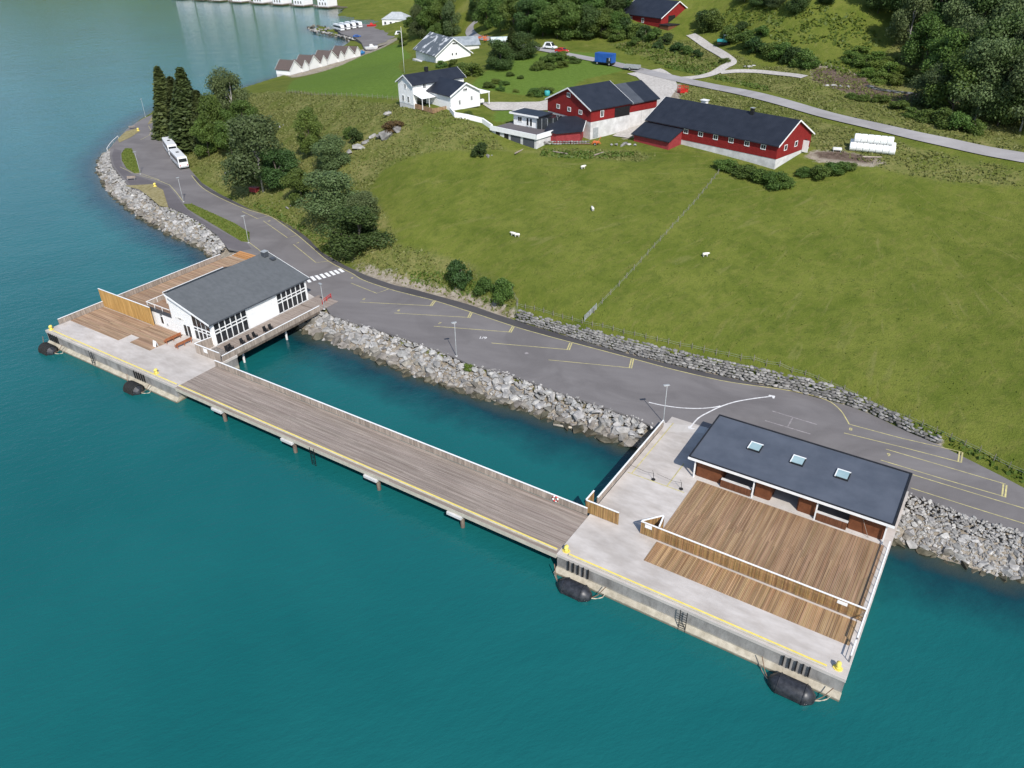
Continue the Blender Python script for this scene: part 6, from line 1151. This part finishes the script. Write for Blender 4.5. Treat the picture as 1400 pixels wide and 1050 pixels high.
for i,(x,y,h,r) in enumerate([(65.85,274.18,6.0,4.6),(64.57,279.53,4.4,4.5),(68.76,258.38,4.1,4),(70.34,248.76,4.4,4),(72.29,243.00,3.9,3.6),(74.56,238.85,4.1,3.6),(76.81,234.94,4.2,3.8),(78.99,231.24,3.8,3.6),(80.98,227.24,4.1,3.6),(82.37,224.17,3.1,3),(72.05,263.65,2.9,3),(75.84,252.82,2.8,3)]):
    tree(('bush','darkbush','bush')[i%3],x,y,h,r,('green hazel shrub in the thicket beside the gravel track','dark hazel shrub in the thicket beside the gravel track','green hazel shrub in the thicket beside the gravel track')[i%3],'hazel thicket')
for i,(x,y,h,r) in enumerate([(93.35,225.17,2.6,3.4),(94.93,220.22,2.9,3.6),(96.62,216.43,2.9,3.6),(98.27,212.76,3.2,3.4),(96.78,229.55,2.2,3),(99.21,224.66,2.2,3.2),(101.21,219.62,2.5,3),(101.29,211.94,2.5,3),(95.45,209.17,2.5,2.8),(98.11,206.51,2.4,2.6),(93.26,213.88,2.1,2.6)]):
    tree('bright',x,y,h,r,'bright green fern-like shrub at the sunlit edge of the right-hand wood','bright shrubs at the wood edge')
for i,(x,y,h,r) in enumerate([(95.79,175.40,3.4,3.2),(94.13,178.86,2.5,3),(92.46,182.55,2.2,2.6),(97.53,172.28,3.4,3),(91.38,188.74,2.0,2.4),(89.90,194.95,1.7,2.4),(99.85,170.48,2.8,2.6),(86.12,196.59,1.4,2),(84.36,199.08,1.2,1.8)]):
    tree('bush',x,y,h,r,'low green bush on the verge between the country road and the wood','bushes on the road verge')
# woods
for i,(x,y,h,r) in enumerate([(-41.46,403.46,14.5,5.5),(-35.95,401.77,15.6,6),(-30.38,397.42,15.4,6),(-25.42,388.13,14.5,5.5),(-47.77,420.05,8.6,4),(-40.28,425.59,16.3,6),(-29.17,409.79,15.6,6),(-32.88,386.84,8.6,3.6),(-49.85,404.32,5.8,3.2)]): tree('leaf' if i%3 else 'grey',x,y,h,r,('leafy green tree in the wood between the harbour and the old house' if i%3 else 'grey-green tree in the wood between the harbour and the old house'),'wood above the harbour')
for i,(x,y,h,r) in enumerate([(-13.89,391.71,12.6,5),(-8.66,363.96,13.5,6),(-2.79,334.50,12.7,6),(2.26,316.65,12.5,6.5),(7.49,306.74,11.2,6),(12.49,299.47,11.2,6),(17.43,295.15,11.5,6.5),(22.35,292.64,11.2,6),(27.31,291.35,9.8,6),(32.28,290.77,9.1,5.5),(36.39,291.81,7.8,5),(-1.08,360.05,14.8,7),(7.02,334.67,13.8,7),(14.71,314.89,13.0,7),(22.20,306.08,12.7,7),(29.63,301.47,11.1,7),(35.67,300.31,9.7,6.5),(-5.68,385.01,15.1,7),(10.96,351.04,13.2,8),(26.06,316.57,12.0,8),(39.33,304.21,9.2,6)]): tree('leaf' if i%4 else 'dark',x,y,h,r,('leafy green tree in the wood behind the country road' if i%4 else 'blackish-green tree in the wood behind the country road'),'wood behind the country road')
for i,(x,y,h,r) in enumerate([(98.36,189.09,10.0,5.5),(101.05,183.12,13.7,6.5),(104.19,178.63,16.6,7),(107.74,175.37,15.9,6.5),(110.28,171.12,17.5,7),(106.73,201.24,13.6,6.5),(110.26,197.30,16.8,7),(113.70,192.16,17.4,7.5),(116.50,185.74,17.9,7.5),(107.63,214.01,13.1,6),(113.60,213.44,16.6,7),(118.00,209.44,18.3,8),(122.21,203.90,18.5,8),(124.99,198.33,19.4,8),(109.82,230.18,16.1,6.5),(116.73,230.08,18.8,8),(121.92,223.89,19.6,8.5),(126.15,215.58,19.3,8.5),(130.29,209.47,18.9,8.5),(114.25,244.57,17.4,7),(123.53,245.37,19.4,8),(129.33,236.24,19.4,9),(133.15,223.54,18.8,9),(108.64,250.82,14.7,6),(118.31,177.38,19.2,8),(130.28,199.32,19.0,9)]):
    tree(('grey','leaf','grey','dark')[i%4],x,y,h,r,('tall grey-green birch in the dark wood above the country road','tall fresh green tree in the dark wood above the country road','tall grey-green birch in the dark wood above the country road','tall blackish-green tree in the dark wood above the country road')[i%4],'dark wood on the upper slope')
for i,(x,y,h,r) in enumerate([(79.93,272.65,4.1,4),(83.05,266.07,4.9,4),(86.60,256.85,7.8,3.6),(77.24,280.40,3.8,4),(95.53,257.53,3.5,3)]): tree(('dark','grey')[i%2],x,y,h,r,('dark scrubby tree on the upper pasture','grey-green scrubby tree on the upper pasture')[i%2],'scrub trees on the upper pasture')
def scatter(name,polys,dens,size,mat,label,tall=1.0,seed=1,lim=60000,clump=.35):
    r=np.random.default_rng(seed);A=[];
    for P in polys:
        P=np.array(P);lo,hi=P.min(0),P.max(0);n=int(np.prod(hi-lo)*dens);x=r.uniform(lo[0],hi[0],n);y=r.uniform(lo[1],hi[1],n);k=inpoly(P,x,y)&(np.sin(x*.9+seed)+np.sin(y*.8+1.7*seed)+np.sin((x+y)*.37)+r.normal(0,.8,n)>-clump*3);A.append(np.stack([x[k],y[k]],1))
    A=np.concatenate(A)
    for P,w in ROADS:
        ok=np.ones(len(A),bool)
        for q in range(len(P)-1):
            (ax,ay),(bx,by)=P[q],P[q+1];dx,dy=bx-ax,by-ay;tt=np.clip(((A[:,0]-ax)*dx+(A[:,1]-ay)*dy)/(dx*dx+dy*dy+1e-9),0,1)
            ok&=np.hypot(A[:,0]-ax-tt*dx,A[:,1]-ay-tt*dy)>w/2+.35
        A=A[ok]
    A=A[:lim];i=np.clip((A[:,0]-GX[0])/1.6,0,len(GX)-1.01);j=np.clip((A[:,1]-GY[0])/1.6,0,len(GY)-1.01);a,b=i.astype(int),j.astype(int);s,t=i-a,j-b
    z=(GZ[b,a]*(1-s)+GZ[b,a+1]*s)*(1-t)+(GZ[b+1,a]*(1-s)+GZ[b+1,a+1]*s)*t
    n=len(A);sz=size*r.uniform(.5,1.3,n);P=np.stack([A[:,0],A[:,1],z+sz*.28*tall],1);N=r.normal(size=(n,3))*np.array([1,1,.5])+np.array([.1,-.35,.8])
    me=leaf_mesh(name,P,N,size,r.random(n),M[mat],tall,seed);o=place(name,me,kind='stuff');tag(o,label,'grass');return o
scatter('rough_grass',ROUGH,4.5,.40,'weeds','tall dry rough grass on the bank and road verges',1.3,3,160000)
WEED=[[(-63.22,186.30),(-52.05,174.95),(-44.25,164.78),(-39.27,156.02),(-34.36,150.27),(-33.31,151.64),(-39.00,159.53),(-46.10,169.92),(-54.31,179.72),(-62.69,188.19)],[(-19.63,139.34),(-12.23,134.84),(-5.19,129.91),(0.17,125.93),(0.87,127.71),(-6.55,133.56),(-13.74,138.72),(-19.66,141.12)],[(51.66,92.39),(54.99,88.12),(58.67,84.27),(61.34,80.04),(63.83,76.09),(64.45,77.63),(61.88,81.52),(59.05,85.30),(55.12,89.82)],[(45.63,245.41),(60.52,222.17),(66.64,209.07),(68.06,214.24),(61.55,226.53),(49.51,249.20)],[(7.18,174.60),(16.74,172.54),(27.51,171.45),(27.17,168.91),(16.42,168.62),(7.07,171.63)]]
scatter('lush_weeds',WEED,7,.5,'lush','lush green weeds along the road edge and walls',1.2,5,60000,.6)
scatter('field_tufts',[[(2.76,124.55),(12.54,117.79),(23.77,110.83),(34.23,105.43),(43.99,100.33),(52.49,93.40),(58.37,85.77),(64.10,77.44),(93.48,135.81),(74.62,152.72),(51.95,149.14),(42.29,153.87),(16.30,167.15),(0.62,169.20),(-21.86,168.78),(-22.46,148.57)]],.5,.22,'lush','scattered darker grass tufts over the grazed field',1.0,8,60000,.1)
scatter('island_grass',[[(x,y) for x,y in P] for P in ISL[:2]],14,.28,'lush','short green grass growing on the road islands',1.0,11,9000,.8).location=(0,0,.22)
scatter('verge_weeds',[[(19.58,89.89),(16.74,92.35),(9.80,96.98),(5.51,99.96),(-1.01,104.68),(-9.18,110.01),(-17.16,115.98),(-28.23,123.10),(-28.08,122.24),(-17.08,115.20),(-9.13,109.05),(-1.01,103.79),(5.47,99.13),(9.74,96.19),(16.64,91.61)]],9,.3,'weeds','dry weeds along the sea edge of the asphalt',1.0,13,9000,.5).location=(0,0,.2)
scatter('fern_slope',[[(64.21,287.28),(73.49,281.58),(90.12,261.12),(104.27,250.46),(105.47,234.57),(95.71,229.32),(90.36,237.92),(81.28,241.62),(73.07,258.75),(68.33,271.98)],[(84.55,224.98),(94.62,232.09),(105.23,218.27),(104.40,206.87),(93.35,206.45),(87.82,217.32)],[(49.56,269.96),(53.95,261.69),(61.37,239.54),(60.83,232.23),(45.17,249.25),(36.38,266.87),(34.38,280.12)]],2.6,.75,'lush','bright ferns and tall weeds over the upper pasture',1.1,17,40000,.15)
lg=thing('driftwood_log','pale driftwood log lying at the waterline of the lagoon rocks','log',(8.20,93.12,.15),R(-22));MB().tube([(-2.4,0,0),(0,.1,.05),(2.4,0,0)],[.16,.2,.13],8).build('trunk',M['rope'],lg,smooth=True)
x,y=(-6.96,107.81);tree('bright',x,y,.9,1.3,'low green weed clump beside the lamp post above the lagoon')
